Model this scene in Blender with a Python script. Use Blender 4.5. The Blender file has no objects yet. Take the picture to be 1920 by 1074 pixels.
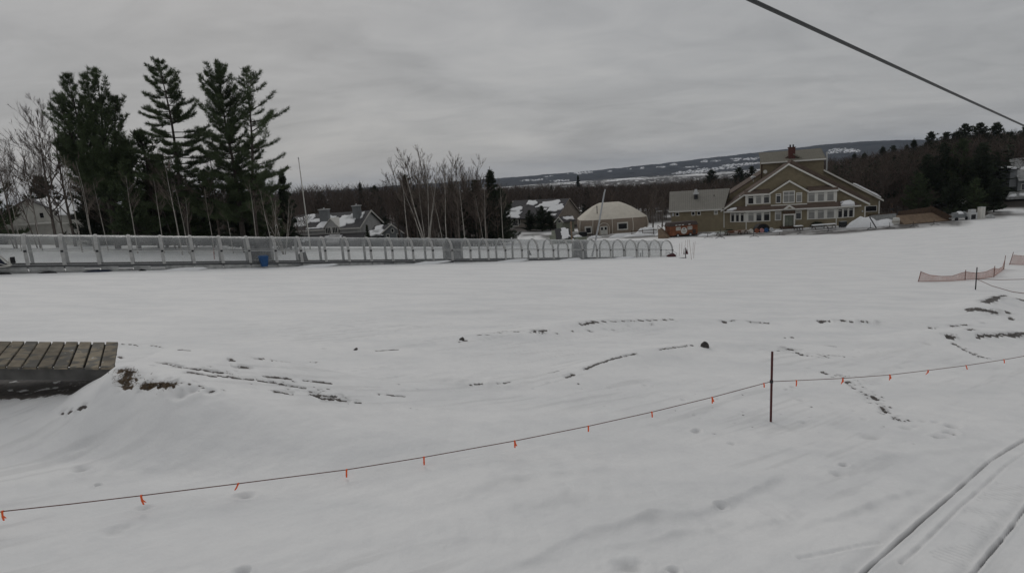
import bpy, math, random
import numpy as np
from mathutils import Vector, Matrix
random.seed(7)
RNG = np.random.default_rng(11)
SC = bpy.context.scene
COL = SC.collection
R = math.radians

# ------------------------------------------------------------------ camera
FPX, CX, CY = 1100.0, 960.0, 537.0
PITCH, ROLL = math.atan(199.5/1100.0), R(4.0)
FW = np.array([0, math.cos(PITCH), -math.sin(PITCH)])
R0 = np.array([1.0, 0, 0]); U0 = np.array([0, math.sin(PITCH), math.cos(PITCH)])
CXV = math.cos(ROLL)*R0 - math.sin(ROLL)*U0
CYV = math.sin(ROLL)*R0 + math.cos(ROLL)*U0

def ray(px, py):
    d = FW*FPX + CXV*(px-CX) - CYV*(py-CY)
    return d/d[1]

def at(px, py, D):
    return ray(px, py)*D

def make_camera():
    cd = bpy.data.cameras.new('camera'); co = bpy.data.objects.new('camera', cd); COL.objects.link(co)
    cd.sensor_width = 36.0; cd.lens = 36.0*FPX/1920.0; cd.clip_start = 0.05; cd.clip_end = 30000
    m = Matrix(((CXV[0], CYV[0], -FW[0], 0), (CXV[1], CYV[1], -FW[1], 0), (CXV[2], CYV[2], -FW[2], 0), (0, 0, 0, 1)))
    co.matrix_world = m
    SC.camera = co
make_camera()

# ------------------------------------------------------------------ noise + terrain
def _hash(ix, iy, s):
    n = (ix*374761393 + iy*668265263 + s*1442695041) & 0x7fffffff
    n = ((n ^ (n >> 13))*1274126177) & 0x7fffffff
    n = n ^ (n >> 16)
    return (n & 0xffff)/65535.0

def vnoise(x, y, s=0):
    x = np.asarray(x, float); y = np.asarray(y, float)
    ix = np.floor(x).astype(np.int64); iy = np.floor(y).astype(np.int64)
    fx = x-ix; fy = y-iy
    fx = fx*fx*(3-2*fx); fy = fy*fy*(3-2*fy)
    a = _hash(ix, iy, s); b = _hash(ix+1, iy, s); c = _hash(ix, iy+1, s); d = _hash(ix+1, iy+1, s)
    return (a*(1-fx)+b*fx)*(1-fy)+(c*(1-fx)+d*fx)*fy

def fbm(x, y, s=0, o=4):
    v = 0; a = 0.5; t = 0
    for k in range(o):
        v = v + a*vnoise(x, y, s+k*17); t += a
        x = x*2.03+5.1; y = y*2.03+3.7; a *= 0.5
    return v/t

def sstep(a, b, x):
    t = np.clip((x-a)/(b-a), 0, 1)
    return t*t*(3-2*t)

def seg_dist(x, y, pts):
    """distance to a polyline, parameter along it (0..1) and side sign"""
    best = np.full(np.shape(x), 1e9); par = np.zeros(np.shape(x)); side = np.zeros(np.shape(x))
    n = len(pts)-1
    for i in range(n):
        ax, ay = pts[i][:2]; bx, by = pts[i+1][:2]
        dx, dy = bx-ax, by-ay; l2 = dx*dx+dy*dy+1e-9
        t = np.clip(((x-ax)*dx+(y-ay)*dy)/l2, 0, 1)
        qx = x-(ax+t*dx); qy = y-(ay+t*dy)
        d = np.sqrt(qx*qx+qy*qy)
        m = d < best
        best = np.where(m, d, best); par = np.where(m, (i+t)/n, par)
        side = np.where(m, np.sign(dx*qy-dy*qx), side)
    return best, par, side

FLAT = -13.8
def G0(x, y):
    x = np.asarray(x, float); y = np.asarray(y, float)
    xc = np.clip(x, -140, 140); yc = np.clip(y, -80, 700)
    pl = -0.0826*xc-0.0768*yc-4.23
    d = pl-FLAT
    z = (pl+FLAT)/2+np.sqrt(d*d+1.6)/2
    cr = 112+0.17*np.clip(xc, -120, 0)
    t = sstep(cr, cr+32, y)
    z = z*(1-t)+(-14.6)*t
    # lodge stands on level ground, forest floor sinks away behind, and rises a little on the right
    r = np.sqrt(x*x+y*y)
    z = z-0.028*(np.clip(r, 190, 900)-190)*sstep(150, 240, y)
    az = x/np.maximum(y, 1.0)
    z = z+0.05*(np.clip(r, 150, 700)-150)*sstep(0.50, 0.85, az)*sstep(100, 150, y)
    return z

RX = -8.2      # outer end of the wooden ramp
def mound(x, y):
    a = np.interp(x, [-16, -11.5, -9.2, RX-0.25, RX+0.1, -6.6, -5, -3, -1.4, 0.2], [0.35, 0.45, 0.62, 1.05, 1.26, 1.12, 0.72, 0.33, 0.1, 0])
    q = np.abs(y-12.55+0.12*(x+8))
    w = 1.0+0.5*sstep(-8, -4, x)
    p = 1-sstep(w, w+2.1, q)
    return a*p*(1+0.10*(fbm(x*1.3, y*1.3, 3, 3)-0.5))

RIDGES = []
def G(x, y):
    z = G0(x, y)
    z = z+mound(x, y)
    for pts, h, w, bb in RIDGES:
        m = (x > bb[0]) & (x < bb[1]) & (y > bb[2]) & (y < bb[3])
        if np.ndim(x) == 0:
            if m:
                d, t, s = seg_dist(x, y, pts)
                z = z+h*np.exp(-(d/w)**2)*np.sin(np.pi*np.clip(t*0.9+0.05, 0, 1))**0.5
        elif m.any():
            d, t, s = seg_dist(x[m], y[m], pts)
            z = np.array(z); z[m] += h*np.exp(-(d/w)**2)*np.sin(np.pi*np.clip(t*0.9+0.05, 0, 1))**0.5
    return z

_DS = np.concatenate([np.linspace(3, 40, 1500), np.linspace(40.05, 400, 2400)])
def on(px, py, g=None):
    d = ray(px, py)
    z = (g or G)(d[0]*_DS, _DS)-d[2]*_DS
    k = np.argmax(z > 0)
    if k == 0: k = 1
    t = z[k-1]/(z[k-1]-z[k]+1e-12)
    D = _DS[k-1]+(_DS[k]-_DS[k-1])*t
    return d*D

def ridge(pix, h, w):
    pts = [on(a, b) for a, b in pix]
    xs = [p[0] for p in pts]; ys = [p[1] for p in pts]; m = 3*w
    RIDGES.append((pts, h, w, (min(xs)-m, max(xs)+m, min(ys)-m, max(ys)+m)))
_r = [([(1060, 712), (1130, 688), (1200, 668), (1320, 650), (1400, 650)], 0.22, 0.8),
      ([(870, 640), (1000, 628), (1090, 612), (1260, 604), (1420, 606)], 0.26, 1.0),
      ([(1500, 606), (1650, 609), (1760, 612)], 0.28, 1.0),
      ([(1700, 640), (1800, 633), (1920, 630)], 0.38, 1.1),
      ([(1810, 588), (1850, 572), (1885, 562)], 0.45, 1.2),
      ([(1805, 586), (1860, 590), (1905, 594)], 0.35, 0.9)]
_tmp = []
for a in _r: ridge(*a)

def gz(x, y): return float(G(np.float64(x), np.float64(y)))

# ------------------------------------------------------------------ materials
def mat(name, base, rough=0.8, var=0.15, scale=4.0, spec=0.3, metal=0.0, bump=0.0, bscale=30.0, coord='Object'):
    m = bpy.data.materials.new(name); m.use_nodes = True
    nt = m.node_tree; b = nt.nodes['Principled BSDF']
    b.inputs['Roughness'].default_value = rough
    b.inputs['Metallic'].default_value = metal
    b.inputs['Specular IOR Level'].default_value = spec
    tc = nt.nodes.new('ShaderNodeTexCoord')
    n = nt.nodes.new('ShaderNodeTexNoise'); n.inputs['Scale'].default_value = scale; n.inputs['Detail'].default_value = 5
    nt.links.new(tc.outputs[coord], n.inputs['Vector'])
    r = nt.nodes.new('ShaderNodeValToRGB')
    r.color_ramp.elements[0].position = 0.3; r.color_ramp.elements[1].position = 0.7
    r.color_ramp.elements[0].color = (*[c*(1-var) for c in base], 1)
    r.color_ramp.elements[1].color = (*[min(1, c*(1+var)) for c in base], 1)
    nt.links.new(n.outputs['Fac'], r.inputs['Fac'])
    nt.links.new(r.outputs['Color'], b.inputs['Base Color'])
    if bump:
        n2 = nt.nodes.new('ShaderNodeTexNoise'); n2.inputs['Scale'].default_value = bscale; n2.inputs['Detail'].default_value = 4
        nt.links.new(tc.outputs[coord], n2.inputs['Vector'])
        bp = nt.nodes.new('ShaderNodeBump'); bp.inputs['Strength'].default_value = bump; bp.inputs['Distance'].default_value = 0.03
        nt.links.new(n2.outputs['Fac'], bp.inputs['Height']); nt.links.new(bp.outputs['Normal'], b.inputs['Normal'])
    m['ramp'] = r.name
    return m

def lined(name, base, period, axis='Z', depth=0.25, rough=0.8, var=0.12, width=0.12):
    """material with parallel joints (clapboards, shingle courses, metal seams) every `period` metres"""
    m = mat(name, base, rough, var, 1.2)
    nt = m.node_tree; b = nt.nodes['Principled BSDF']; rp = nt.nodes[m['ramp']]
    tc = nt.nodes.new('ShaderNodeTexCoord'); sp = nt.nodes.new('ShaderNodeSeparateXYZ')
    nt.links.new(tc.outputs['Object'], sp.inputs[0])
    dv = nt.nodes.new('ShaderNodeMath'); dv.operation = 'DIVIDE'; dv.inputs[1].default_value = period
    nt.links.new(sp.outputs[axis], dv.inputs[0])
    fr = nt.nodes.new('ShaderNodeMath'); fr.operation = 'FRACT'; nt.links.new(dv.outputs[0], fr.inputs[0])
    lt = nt.nodes.new('ShaderNodeMath'); lt.operation = 'LESS_THAN'; lt.inputs[1].default_value = width
    nt.links.new(fr.outputs[0], lt.inputs[0])
    mx = nt.nodes.new('ShaderNodeMix'); mx.data_type = 'RGBA'; mx.blend_type = 'MULTIPLY'
    ml = nt.nodes.new('ShaderNodeMath'); ml.operation = 'MULTIPLY'; ml.inputs[1].default_value = 1.0
    nt.links.new(lt.outputs[0], ml.inputs[0]); nt.links.new(ml.outputs[0], mx.inputs['Factor'])
    nt.links.new(rp.outputs['Color'], mx.inputs['A']); mx.inputs['B'].default_value = (1-depth, 1-depth, 1-depth, 1)
    nt.links.new(mx.outputs['Result'], b.inputs['Base Color'])
    bp = nt.nodes.new('ShaderNodeBump'); bp.inputs['Strength'].default_value = 0.5; bp.inputs['Distance'].default_value = 0.02
    nt.links.new(fr.outputs[0], bp.inputs['Height']); nt.links.new(bp.outputs['Normal'], b.inputs['Normal'])
    return m

M = {}
M['tan'] = lined('tan_clapboard', (0.205, 0.172, 0.112), 0.16, 'Z', 0.25)
M['trim'] = mat('white_trim', (0.62, 0.61, 0.57), 0.6, 0.06)
M['brown_roof'] = lined('brown_shingle', (0.115, 0.085, 0.068), 0.2, 'Z', 0.3, 0.9)
M['seam_roof'] = lined('standing_seam', (0.215, 0.205, 0.18), 0.45, 'X', 0.45, 0.55, 0.08, 0.10)
M['tower_roof'] = lined('green_grey_roof', (0.165, 0.155, 0.125), 0.5, 'X', 0.3, 0.7, 0.1, 0.08)
M['glass'] = mat('window_glass', (0.03, 0.033, 0.036), 0.12, 0.3, 0.8, 0.5)
M['glass_dark'] = mat('dark_window_glass', (0.008, 0.008, 0.01), 0.25, 0.2, 1.0, 0.25)
M['grey_pane'] = mat('grey_window_pane', (0.22, 0.22, 0.21), 0.5, 0.15, 0.9, 0.5)  # flat grey pane colour, paler than the plain glass
M['brick'] = mat('chimney_brick', (0.085, 0.036, 0.03), 0.9, 0.25, 9)
M['snow'] = mat('settled_snow', (0.80, 0.81, 0.82), 0.7, 0.04, 3, 0.2, 0, 0.5, 3)
M['grey_siding'] = lined('grey_clapboard', (0.50, 0.50, 0.49), 0.2, 'Z', 0.2)
M['slate_siding'] = lined('slate_clapboard', (0.20, 0.21, 0.215), 0.2, 'Z', 0.2)
M['grey_roof'] = lined('charcoal_shingle', (0.085, 0.082, 0.085), 0.25, 'Z', 0.3, 0.9)
M['dark'] = mat('dark_metal', (0.03, 0.03, 0.033), 0.6, 0.2)
M['black'] = mat('black_rubber', (0.014, 0.014, 0.016), 0.7, 0.2)
M['steel'] = mat('galvanised_steel', (0.36, 0.37, 0.38), 0.45, 0.12, 8, 0.5, 0.35)
M['rib'] = mat('weathered_aluminium', (0.45, 0.45, 0.44), 0.55, 0.14, 3, 0.4, 0.0)
M['board'] = mat('grey_board', (0.33, 0.335, 0.33), 0.85, 0.3, 2.5)
M['beige_house'] = lined('beige_clapboard', (0.30, 0.26, 0.22), 0.2, 'Z', 0.15)
M['white_house'] = lined('pale_clapboard', (0.55, 0.54, 0.50), 0.22, 'Z', 0.15)
M['green_grey'] = lined('sage_board', (0.22, 0.235, 0.19), 0.3, 'Z', 0.15)
M['canvas'] = mat('cream_canvas', (0.60, 0.56, 0.485), 0.8, 0.07, 1.0)
M['canvas_wall'] = mat('tan_canvas', (0.25, 0.205, 0.165), 0.85, 0.08, 1.2)
M['trailer'] = lined('cedar_board', (0.18, 0.064, 0.028), 0.3, 'X', 0.35, 0.6, 0.3)
M['trailer_roof'] = mat('trailer_roof', (0.06, 0.045, 0.04), 0.8, 0.2)
M['blue'] = mat('blue_plastic', (0.015, 0.07, 0.19), 0.5, 0.1)
M['navy'] = mat('navy_vinyl', (0.012, 0.018, 0.04), 0.6, 0.2)
M['maroon'] = mat('maroon_vinyl', (0.05, 0.006, 0.009), 0.6, 0.2)
M['red'] = mat('red_plastic', (0.28, 0.03, 0.02), 0.5, 0.1)
M['orange'] = mat('orange_tape', (0.85, 0.13, 0.03), 0.5, 0.05)
M['rope'] = mat('grey_rope', (0.17, 0.10, 0.09), 0.9, 0.2, 60)
M['post_red'] = mat('dark_red_fence_post', (0.085, 0.022, 0.022), 0.6, 0.45, 14)
M['bamboo'] = mat('faded_bamboo', (0.19, 0.09, 0.07), 0.7, 0.25, 10)
M['rock'] = mat('dark_rock', (0.075, 0.07, 0.066), 0.9, 0.4, 8, 0.2, 0, 1.0, 10)
M['tan_wood'] = mat('weathered_plywood', (0.20, 0.145, 0.10), 0.9, 0.2, 1.5)
M['joist'] = mat('grey_joist', (0.10, 0.098, 0.094), 0.9, 0.3, 3)
M['brown_wood'] = mat('brown_wood', (0.075, 0.05, 0.035), 0.9, 0.3, 4)
M['cream'] = mat('cream_paint', (0.55, 0.54, 0.50), 0.6, 0.05)
M['pale'] = mat('pale_plastic', (0.45, 0.46, 0.46), 0.5, 0.08)
M['pink'] = mat('pink_vinyl', (0.42, 0.20, 0.20), 0.5, 0.08)
M['rust_orange'] = mat('rust_orange_vinyl', (0.24, 0.075, 0.035), 0.5, 0.1)
M['needle'] = mat('pine_needles', (0.058, 0.079, 0.038), 0.75, 0.45, 0.35, 0.2)
M['needle_dark'] = mat('spruce_needles', (0.030, 0.039, 0.023), 0.8, 0.55, 0.3, 0.2)
M['pine_bark'] = mat('pine_bark', (0.055, 0.046, 0.04), 0.95, 0.4, 3)
M['bark'] = mat('grey_bark', (0.115, 0.098, 0.085), 0.95, 0.3, 2)
M['birch'] = mat('birch_bark', (0.34, 0.32, 0.29), 0.8, 0.28, 1.5)
M['twig'] = mat('brown_twigs', (0.085, 0.066, 0.055), 0.9, 0.3, 0.6)
M['twig_pale'] = mat('pale_twigs', (0.15, 0.125, 0.105), 0.9, 0.25, 0.6)
M['dry_grass'] = mat('dry_grass', (0.11, 0.072, 0.035), 0.9, 0.4, 9)
M['cable'] = mat('haul_cable', (0.03, 0.032, 0.034), 0.5, 0.2, 40, 0.4)

def plank_mat():
    m = mat('weathered_plank', (0.145, 0.134, 0.116), 0.9, 0.3, 3.0, 0.2, 0, 0.6, 40)
    nt = m.node_tree; b = nt.nodes['Principled BSDF']; rp = nt.nodes[m['ramp']]
    tc = nt.nodes.new('ShaderNodeTexCoord'); mp = nt.nodes.new('ShaderNodeMapping'); mp.inputs['Scale'].default_value = (3.5, 0.0, 0.0)
    nt.links.new(tc.outputs['Object'], mp.inputs['Vector'])
    wn = nt.nodes.new('ShaderNodeNewGeometry')
    # big damp stains with a hard outline
    n = nt.nodes.new('ShaderNodeTexNoise'); n.inputs['Scale'].default_value = 2.6; n.inputs['Detail'].default_value = 3; n.inputs['Distortion'].default_value = 0.6
    ad = nt.nodes.new('ShaderNodeVectorMath'); ad.operation = 'ADD'
    cb = nt.nodes.new('ShaderNodeCombineXYZ'); mu = nt.nodes.new('ShaderNodeMath'); mu.operation = 'MULTIPLY'; mu.inputs[1].default_value = 9.0
    nt.links.new(wn.outputs['Random Per Island'], mu.inputs[0]); nt.links.new(mu.outputs[0], cb.inputs['Y'])
    nt.links.new(tc.outputs['Object'], ad.inputs[0]); nt.links.new(cb.outputs[0], ad.inputs[1]); nt.links.new(ad.outputs[0], n.inputs['Vector'])
    cr = nt.nodes.new('ShaderNodeValToRGB'); cr.color_ramp.elements[0].position = 0.47; cr.color_ramp.elements[1].position = 0.52
    cr.color_ramp.elements[0].color = (0.95, 0.98, 1.0, 1); cr.color_ramp.elements[1].color = (1.62, 1.52, 1.34, 1)
    nt.links.new(n.outputs['Fac'], cr.inputs['Fac'])
    mx = nt.nodes.new('ShaderNodeMix'); mx.data_type = 'RGBA'; mx.blend_type = 'MULTIPLY'; mx.inputs['Factor'].default_value = 1
    nt.links.new(rp.outputs['Color'], mx.inputs['A']); nt.links.new(cr.outputs['Color'], mx.inputs['B'])
    hs = nt.nodes.new('ShaderNodeHueSaturation'); mr = nt.nodes.new('ShaderNodeMapRange'); mr.inputs['To Min'].default_value = 0.7; mr.inputs['To Max'].default_value = 1.25
    nt.links.new(wn.outputs['Random Per Island'], mr.inputs['Value']); nt.links.new(mr.outputs[0], hs.inputs['Value'])
    nt.links.new(mx.outputs['Result'], hs.inputs['Color'])
    # remains of snow
    n3 = nt.nodes.new('ShaderNodeTexNoise'); n3.inputs['Scale'].default_value = 5; n3.inputs['Detail'].default_value = 4
    nt.links.new(tc.outputs['Object'], n3.inputs['Vector'])
    c3 = nt.nodes.new('ShaderNodeValToRGB'); c3.color_ramp.elements[0].position = 0.69; c3.color_ramp.elements[1].position = 0.72
    nt.links.new(n3.outputs['Fac'], c3.inputs['Fac'])
    m3 = nt.nodes.new('ShaderNodeMix'); m3.data_type = 'RGBA'; nt.links.new(c3.outputs['Color'], m3.inputs['Factor'])
    nt.links.new(hs.outputs['Color'], m3.inputs['A']); m3.inputs['B'].default_value = (0.55, 0.56, 0.57, 1)
    nt.links.new(m3.outputs['Result'], b.inputs['Base Color'])
    return m
M['plank'] = plank_mat()

def clear_mat(name, tint, face, graze, rough=0.15):
    m = bpy.data.materials.new(name); m.use_nodes = True; nt = m.node_tree
    b = nt.nodes['Principled BSDF']; b.inputs['Base Color'].default_value = (*tint, 1); b.inputs['Roughness'].default_value = rough
    tr = nt.nodes.new('ShaderNodeBsdfTransparent'); tr.inputs['Color'].default_value = (0.94, 0.95, 0.95, 1)
    lw = nt.nodes.new('ShaderNodeLayerWeight'); lw.inputs['Blend'].default_value = 0.35
    n = nt.nodes.new('ShaderNodeTexNoise'); n.inputs['Scale'].default_value = 1.1; n.inputs['Detail'].default_value = 4
    tc = nt.nodes.new('ShaderNodeTexCoord'); nt.links.new(tc.outputs['Object'], n.inputs['Vector'])
    mr = nt.nodes.new('ShaderNodeMapRange'); mr.inputs['To Min'].default_value = face; mr.inputs['To Max'].default_value = graze
    nt.links.new(lw.outputs['Facing'], mr.inputs['Value'])
    mm = nt.nodes.new('ShaderNodeMapRange'); mm.inputs['To Min'].default_value = 0.5; mm.inputs['To Max'].default_value = 1.5
    nt.links.new(n.outputs['Fac'], mm.inputs['Value'])
    mu = nt.nodes.new('ShaderNodeMath'); mu.operation = 'MULTIPLY'; mu.use_clamp = True
    nt.links.new(mr.outputs[0], mu.inputs[0]); nt.links.new(mm.outputs[0], mu.inputs[1])
    mx = nt.nodes.new('ShaderNodeMixShader'); nt.links.new(mu.outputs[0], mx.inputs['Fac'])
    nt.links.new(tr.outputs[0], mx.inputs[1]); nt.links.new(b.outputs[0], mx.inputs[2])
    nt.links.new(mx.outputs[0], nt.nodes['Material Output'].inputs['Surface'])
    return m
M['clear'] = clear_mat('scuffed_clear_plastic', (0.55, 0.56, 0.56), 0.19, 0.82)
M['smoked'] = clear_mat('smoked_plastic', (0.12, 0.125, 0.13), 0.72, 0.95)
M['net'] = clear_mat('orange_netting', (0.50, 0.20, 0.14), 0.24, 0.34, 0.8)

# ------------------------------------------------------------------ mesh helpers
class MB:
    def __init__(s): s.v = []; s.f = []
    def face(s, pts):
        i = len(s.v); s.v += [tuple(map(float, p)) for p in pts]; s.f.append(tuple(range(i, i+len(pts))))
    def box(s, x0, x1, y0, y1, z0, z1):
        i = len(s.v)
        s.v += [(x, y, z) for z in (z0, z1) for x, y in ((x0, y0), (x1, y0), (x1, y1), (x0, y1))]
        s.f += [tuple(i+k for k in q) for q in ((3, 2, 1, 0), (4, 5, 6, 7), (0, 1, 5, 4), (1, 2, 6, 5), (2, 3, 7, 6), (3, 0, 4, 7))]
        return s
    def prism(s, a, b):
        """loft between two outlines with the same number of points, capped"""
        n = len(a); i = len(s.v); s.v += [tuple(map(float, p)) for p in a]+[tuple(map(float, p)) for p in b]
        s.f.append(tuple(range(i+n-1, i-1, -1))); s.f.append(tuple(range(i+n, i+2*n)))
        for k in range(n):
            q = (k+1) % n; s.f.append((i+k, i+q, i+n+q, i+n+k))
        return s
    def ext(s, pts, y0, y1):
        """(x,z) outline extruded along y"""
        return s.prism([(p[0], y0, p[1]) for p in pts], [(p[0], y1, p[1]) for p in pts])
    def extx(s, pts, x0, x1):
        """(y,z) outline extruded along x"""
        return s.prism([(x0, p[0], p[1]) for p in pts], [(x1, p[0], p[1]) for p in pts])
    def extz(s, pts, z0, z1):
        return s.prism([(p[0], p[1], z0) for p in pts], [(p[0], p[1], z1) for p in pts])
    def tube(s, pts, r0, r1=None, n=6):
        if r1 is None: r1 = r0
        P = [Vector(p) for p in pts]; m = len(P); i = len(s.v)
        up = None
        for k in range(m):
            d = (P[min(k+1, m-1)]-P[max(k-1, 0)]).normalized()
            if up is None:
                up = Vector((0, 0, 1)) if abs(d.z) < 0.9 else Vector((1, 0, 0))
            a = d.cross(up).normalized(); b = a.cross(d).normalized(); up = b
            r = r0+(r1-r0)*k/max(m-1, 1)
            for q in range(n):
                t = 2*math.pi*q/n; s.v.append(tuple(P[k]+a*(r*math.cos(t))+b*(r*math.sin(t))))
        for k in range(m-1):
            for q in range(n):
                w = (q+1) % n; s.f.append((i+k*n+q, i+k*n+w, i+(k+1)*n+w, i+(k+1)*n+q))
        s.f.append(tuple(i+q for q in range(n-1, -1, -1))); s.f.append(tuple(i+(m-1)*n+q for q in range(n)))
        return s
    def build(s, name, m, parent=None, smooth=False):
        me = bpy.data.meshes.new(name); me.from_pydata(s.v, [], s.f); me.update()
        return link(name, me, m, parent, smooth)

def link(name, me, m, parent=None, smooth=False):
    if m is not None: me.materials.append(M[m] if isinstance(m, str) else m)
    if smooth: me.polygons.foreach_set('use_smooth', [True]*len(me.polygons))
    o = bpy.data.objects.new(name, me); COL.objects.link(o)
    if parent is not None: o.parent = parent
    return o

def np_mesh(name, V, F):
    """V (n,3), F (m,3) arrays"""
    me = bpy.data.meshes.new(name)
    V = np.ascontiguousarray(V, np.float32); F = np.ascontiguousarray(F, np.int32); k = F.shape[1]
    me.vertices.add(len(V)); me.vertices.foreach_set('co', V.ravel())
    me.loops.add(F.size); me.loops.foreach_set('vertex_index', F.ravel())
    me.polygons.add(len(F)); me.polygons.foreach_set('loop_start', np.arange(0, F.size, k, dtype=np.int32))
    me.polygons.foreach_set('loop_total', np.full(len(F), k, np.int32))
    me.update(calc_edges=True)
    return me

def tag(o, label=None, cat=None, group=None, kind=None):
    if label: o['label'] = label
    if cat: o['category'] = cat
    if group: o['group'] = group
    if kind: o['kind'] = kind
    return o

def thing(name, label, cat, loc=(0, 0, 0), yaw=0.0, group=None):
    o = bpy.data.objects.new(name, None); COL.objects.link(o); o.empty_display_size = 0.3
    o.location = [float(c) for c in loc]; o.rotation_euler = (0, 0, R(yaw))
    return tag(o, label, cat, group)

def dup(root, loc, yaw=0.0, scale=(1, 1, 1), label=None, group=None):
    r = root.copy(); COL.objects.link(r)
    r.location = [float(c) for c in loc]; r.rotation_euler = (0, 0, R(yaw)); r.scale = scale
    if label: r['label'] = label
    if group: r['group'] = group
    for ch in list(root.children):
        c = ch.copy(); COL.objects.link(c); c.parent = r
        for g in ch.children:
            d = g.copy(); COL.objects.link(d); d.parent = c
    return r

def ground_pt(p, dz=0.0):
    return (float(p[0]), float(p[1]), gz(p[0], p[1])+dz)
# ------------------------------------------------------------------ world, sun, haze
def make_world():
    w = bpy.data.worlds.new('World'); SC.world = w; w.use_nodes = True
    nt = w.node_tree; N = nt.nodes; L = nt.links
    bg = N['Background']
    sky = N.new('ShaderNodeTexSky'); sky.sky_type = 'NISHITA'; sky.sun_disc = False
    sky.sun_elevation = R(38); sky.sun_rotation = R(-25); sky.air_density = 1.0; sky.dust_density = 3.0
    tc = N.new('ShaderNodeTexCoord')
    # project the view direction on a cloud ceiling so the bands crowd towards the horizon
    sp = N.new('ShaderNodeSeparateXYZ'); L.new(tc.outputs['Generated'], sp.inputs[0])
    ab = N.new('ShaderNodeMath'); ab.operation = 'ABSOLUTE'; L.new(sp.outputs['Z'], ab.inputs[0])
    ad = N.new('ShaderNodeMath'); ad.operation = 'ADD'; ad.inputs[1].default_value = 0.17; L.new(ab.outputs[0], ad.inputs[0])
    dx = N.new('ShaderNodeMath'); dx.operation = 'DIVIDE'; L.new(sp.outputs['X'], dx.inputs[0]); L.new(ad.outputs[0], dx.inputs[1])
    dy = N.new('ShaderNodeMath'); dy.operation = 'DIVIDE'; L.new(sp.outputs['Y'], dy.inputs[0]); L.new(ad.outputs[0], dy.inputs[1])
    cb = N.new('ShaderNodeCombineXYZ'); L.new(dx.outputs[0], cb.inputs['X']); L.new(dy.outputs[0], cb.inputs['Y'])
    def noise(rot, sc, nscale, detail, rough, dist):
        mp = N.new('ShaderNodeMapping'); mp.inputs['Rotation'].default_value = (0, 0, R(rot)); mp.inputs['Scale'].default_value = sc
        L.new(cb.outputs[0], mp.inputs['Vector'])
        n = N.new('ShaderNodeTexNoise'); n.inputs['Scale'].default_value = nscale; n.inputs['Detail'].default_value = detail
        n.inputs['Roughness'].default_value = rough; n.inputs['Distortion'].default_value = dist
        L.new(mp.outputs[0], n.inputs['Vector']); return n
    n1 = noise(14, (0.62, 0.85, 1), 0.85, 7, 0.50, 0.8)
    n2 = noise(-8, (0.9, 1.3, 1), 2.6, 7, 0.55, 0.9)
    mx = N.new('ShaderNodeMix'); mx.data_type = 'FLOAT'; mx.inputs['Factor'].default_value = 0.30
    L.new(n1.outputs['Fac'], mx.inputs['A']); L.new(n2.outputs['Fac'], mx.inputs['B'])
    cr = N.new('ShaderNodeValToRGB'); e = cr.color_ramp.elements
    e[0].position = 0.32; e[0].color = (0.268, 0.271, 0.276, 1)
    e[1].position = 0.68; e[1].color = (0.432, 0.430, 0.426, 1)
    k = e.new(0.5); k.color = (0.355, 0.357, 0.360, 1)
    L.new(mx.outputs['Result'], cr.inputs['Fac'])
    ms = N.new('ShaderNodeMix'); ms.data_type = 'RGBA'; ms.blend_type = 'ADD'; ms.inputs['Factor'].default_value = 0.004
    L.new(cr.outputs['Color'], ms.inputs['A']); L.new(sky.outputs['Color'], ms.inputs['B'])
    L.new(ms.outputs['Result'], bg.inputs['Color']); bg.inputs['Strength'].default_value = 1.0
make_world()
def make_sun():
    l = bpy.data.lights.new('sun', 'SUN'); l.energy = 0.5; l.angle = R(25); l.color = (1.0, 0.97, 0.93)
    o = bpy.data.objects.new('sun', l); COL.objects.link(o)
    o.rotation_euler = (R(52), 0, R(205)); o.location = (0, 0, 60)
make_sun()
SC.view_settings.view_transform = 'Standard'; SC.view_settings.look = 'None'
SC.view_settings.exposure = 0.0; SC.view_settings.gamma = 1.0

# ------------------------------------------------------------------ ground
def groove_lines():
    """(pixel line, half width m, depth m, greyness) : ruts pressed in the snow"""
    return [
        ([(1600, 1100), (1618, 1074), (1653, 1043), (1695, 1005), (1733, 972), (1774, 936), (1796, 914), (1825, 888), (1856, 862), (1885, 845), (1925, 822), (1990, 792)], 0.020, -0.055, 0.72),
        ([(1575, 1100), (1600, 1068), (1640, 1030), (1680, 992), (1725, 955), (1765, 925), (1800, 897), (1850, 862)], 0.07, -0.018, 0.10),
        ([(1810, 1095), (1826, 1074), (1845, 1050), (1864, 1026), (1878, 1010), (1900, 985), (1925, 945), (1960, 900)], 0.020, -0.055, 0.72),
        ([(1795, 1085), (1822, 1050), (1855, 1010), (1880, 980), (1910, 945), (1950, 890)], 0.07, -0.018, 0.10),
        ([(1690, 1055), (1725, 1024), (1750, 1000), (1790, 960), (1829, 922), (1865, 890), (1890, 868), (1925, 846)], 0.022, -0.02, 0.22),
        ([(1500, 1046), (1560, 1035), (1610, 1025), (1650, 1016)], 0.03, -0.02, 0.06),
    ]
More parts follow.
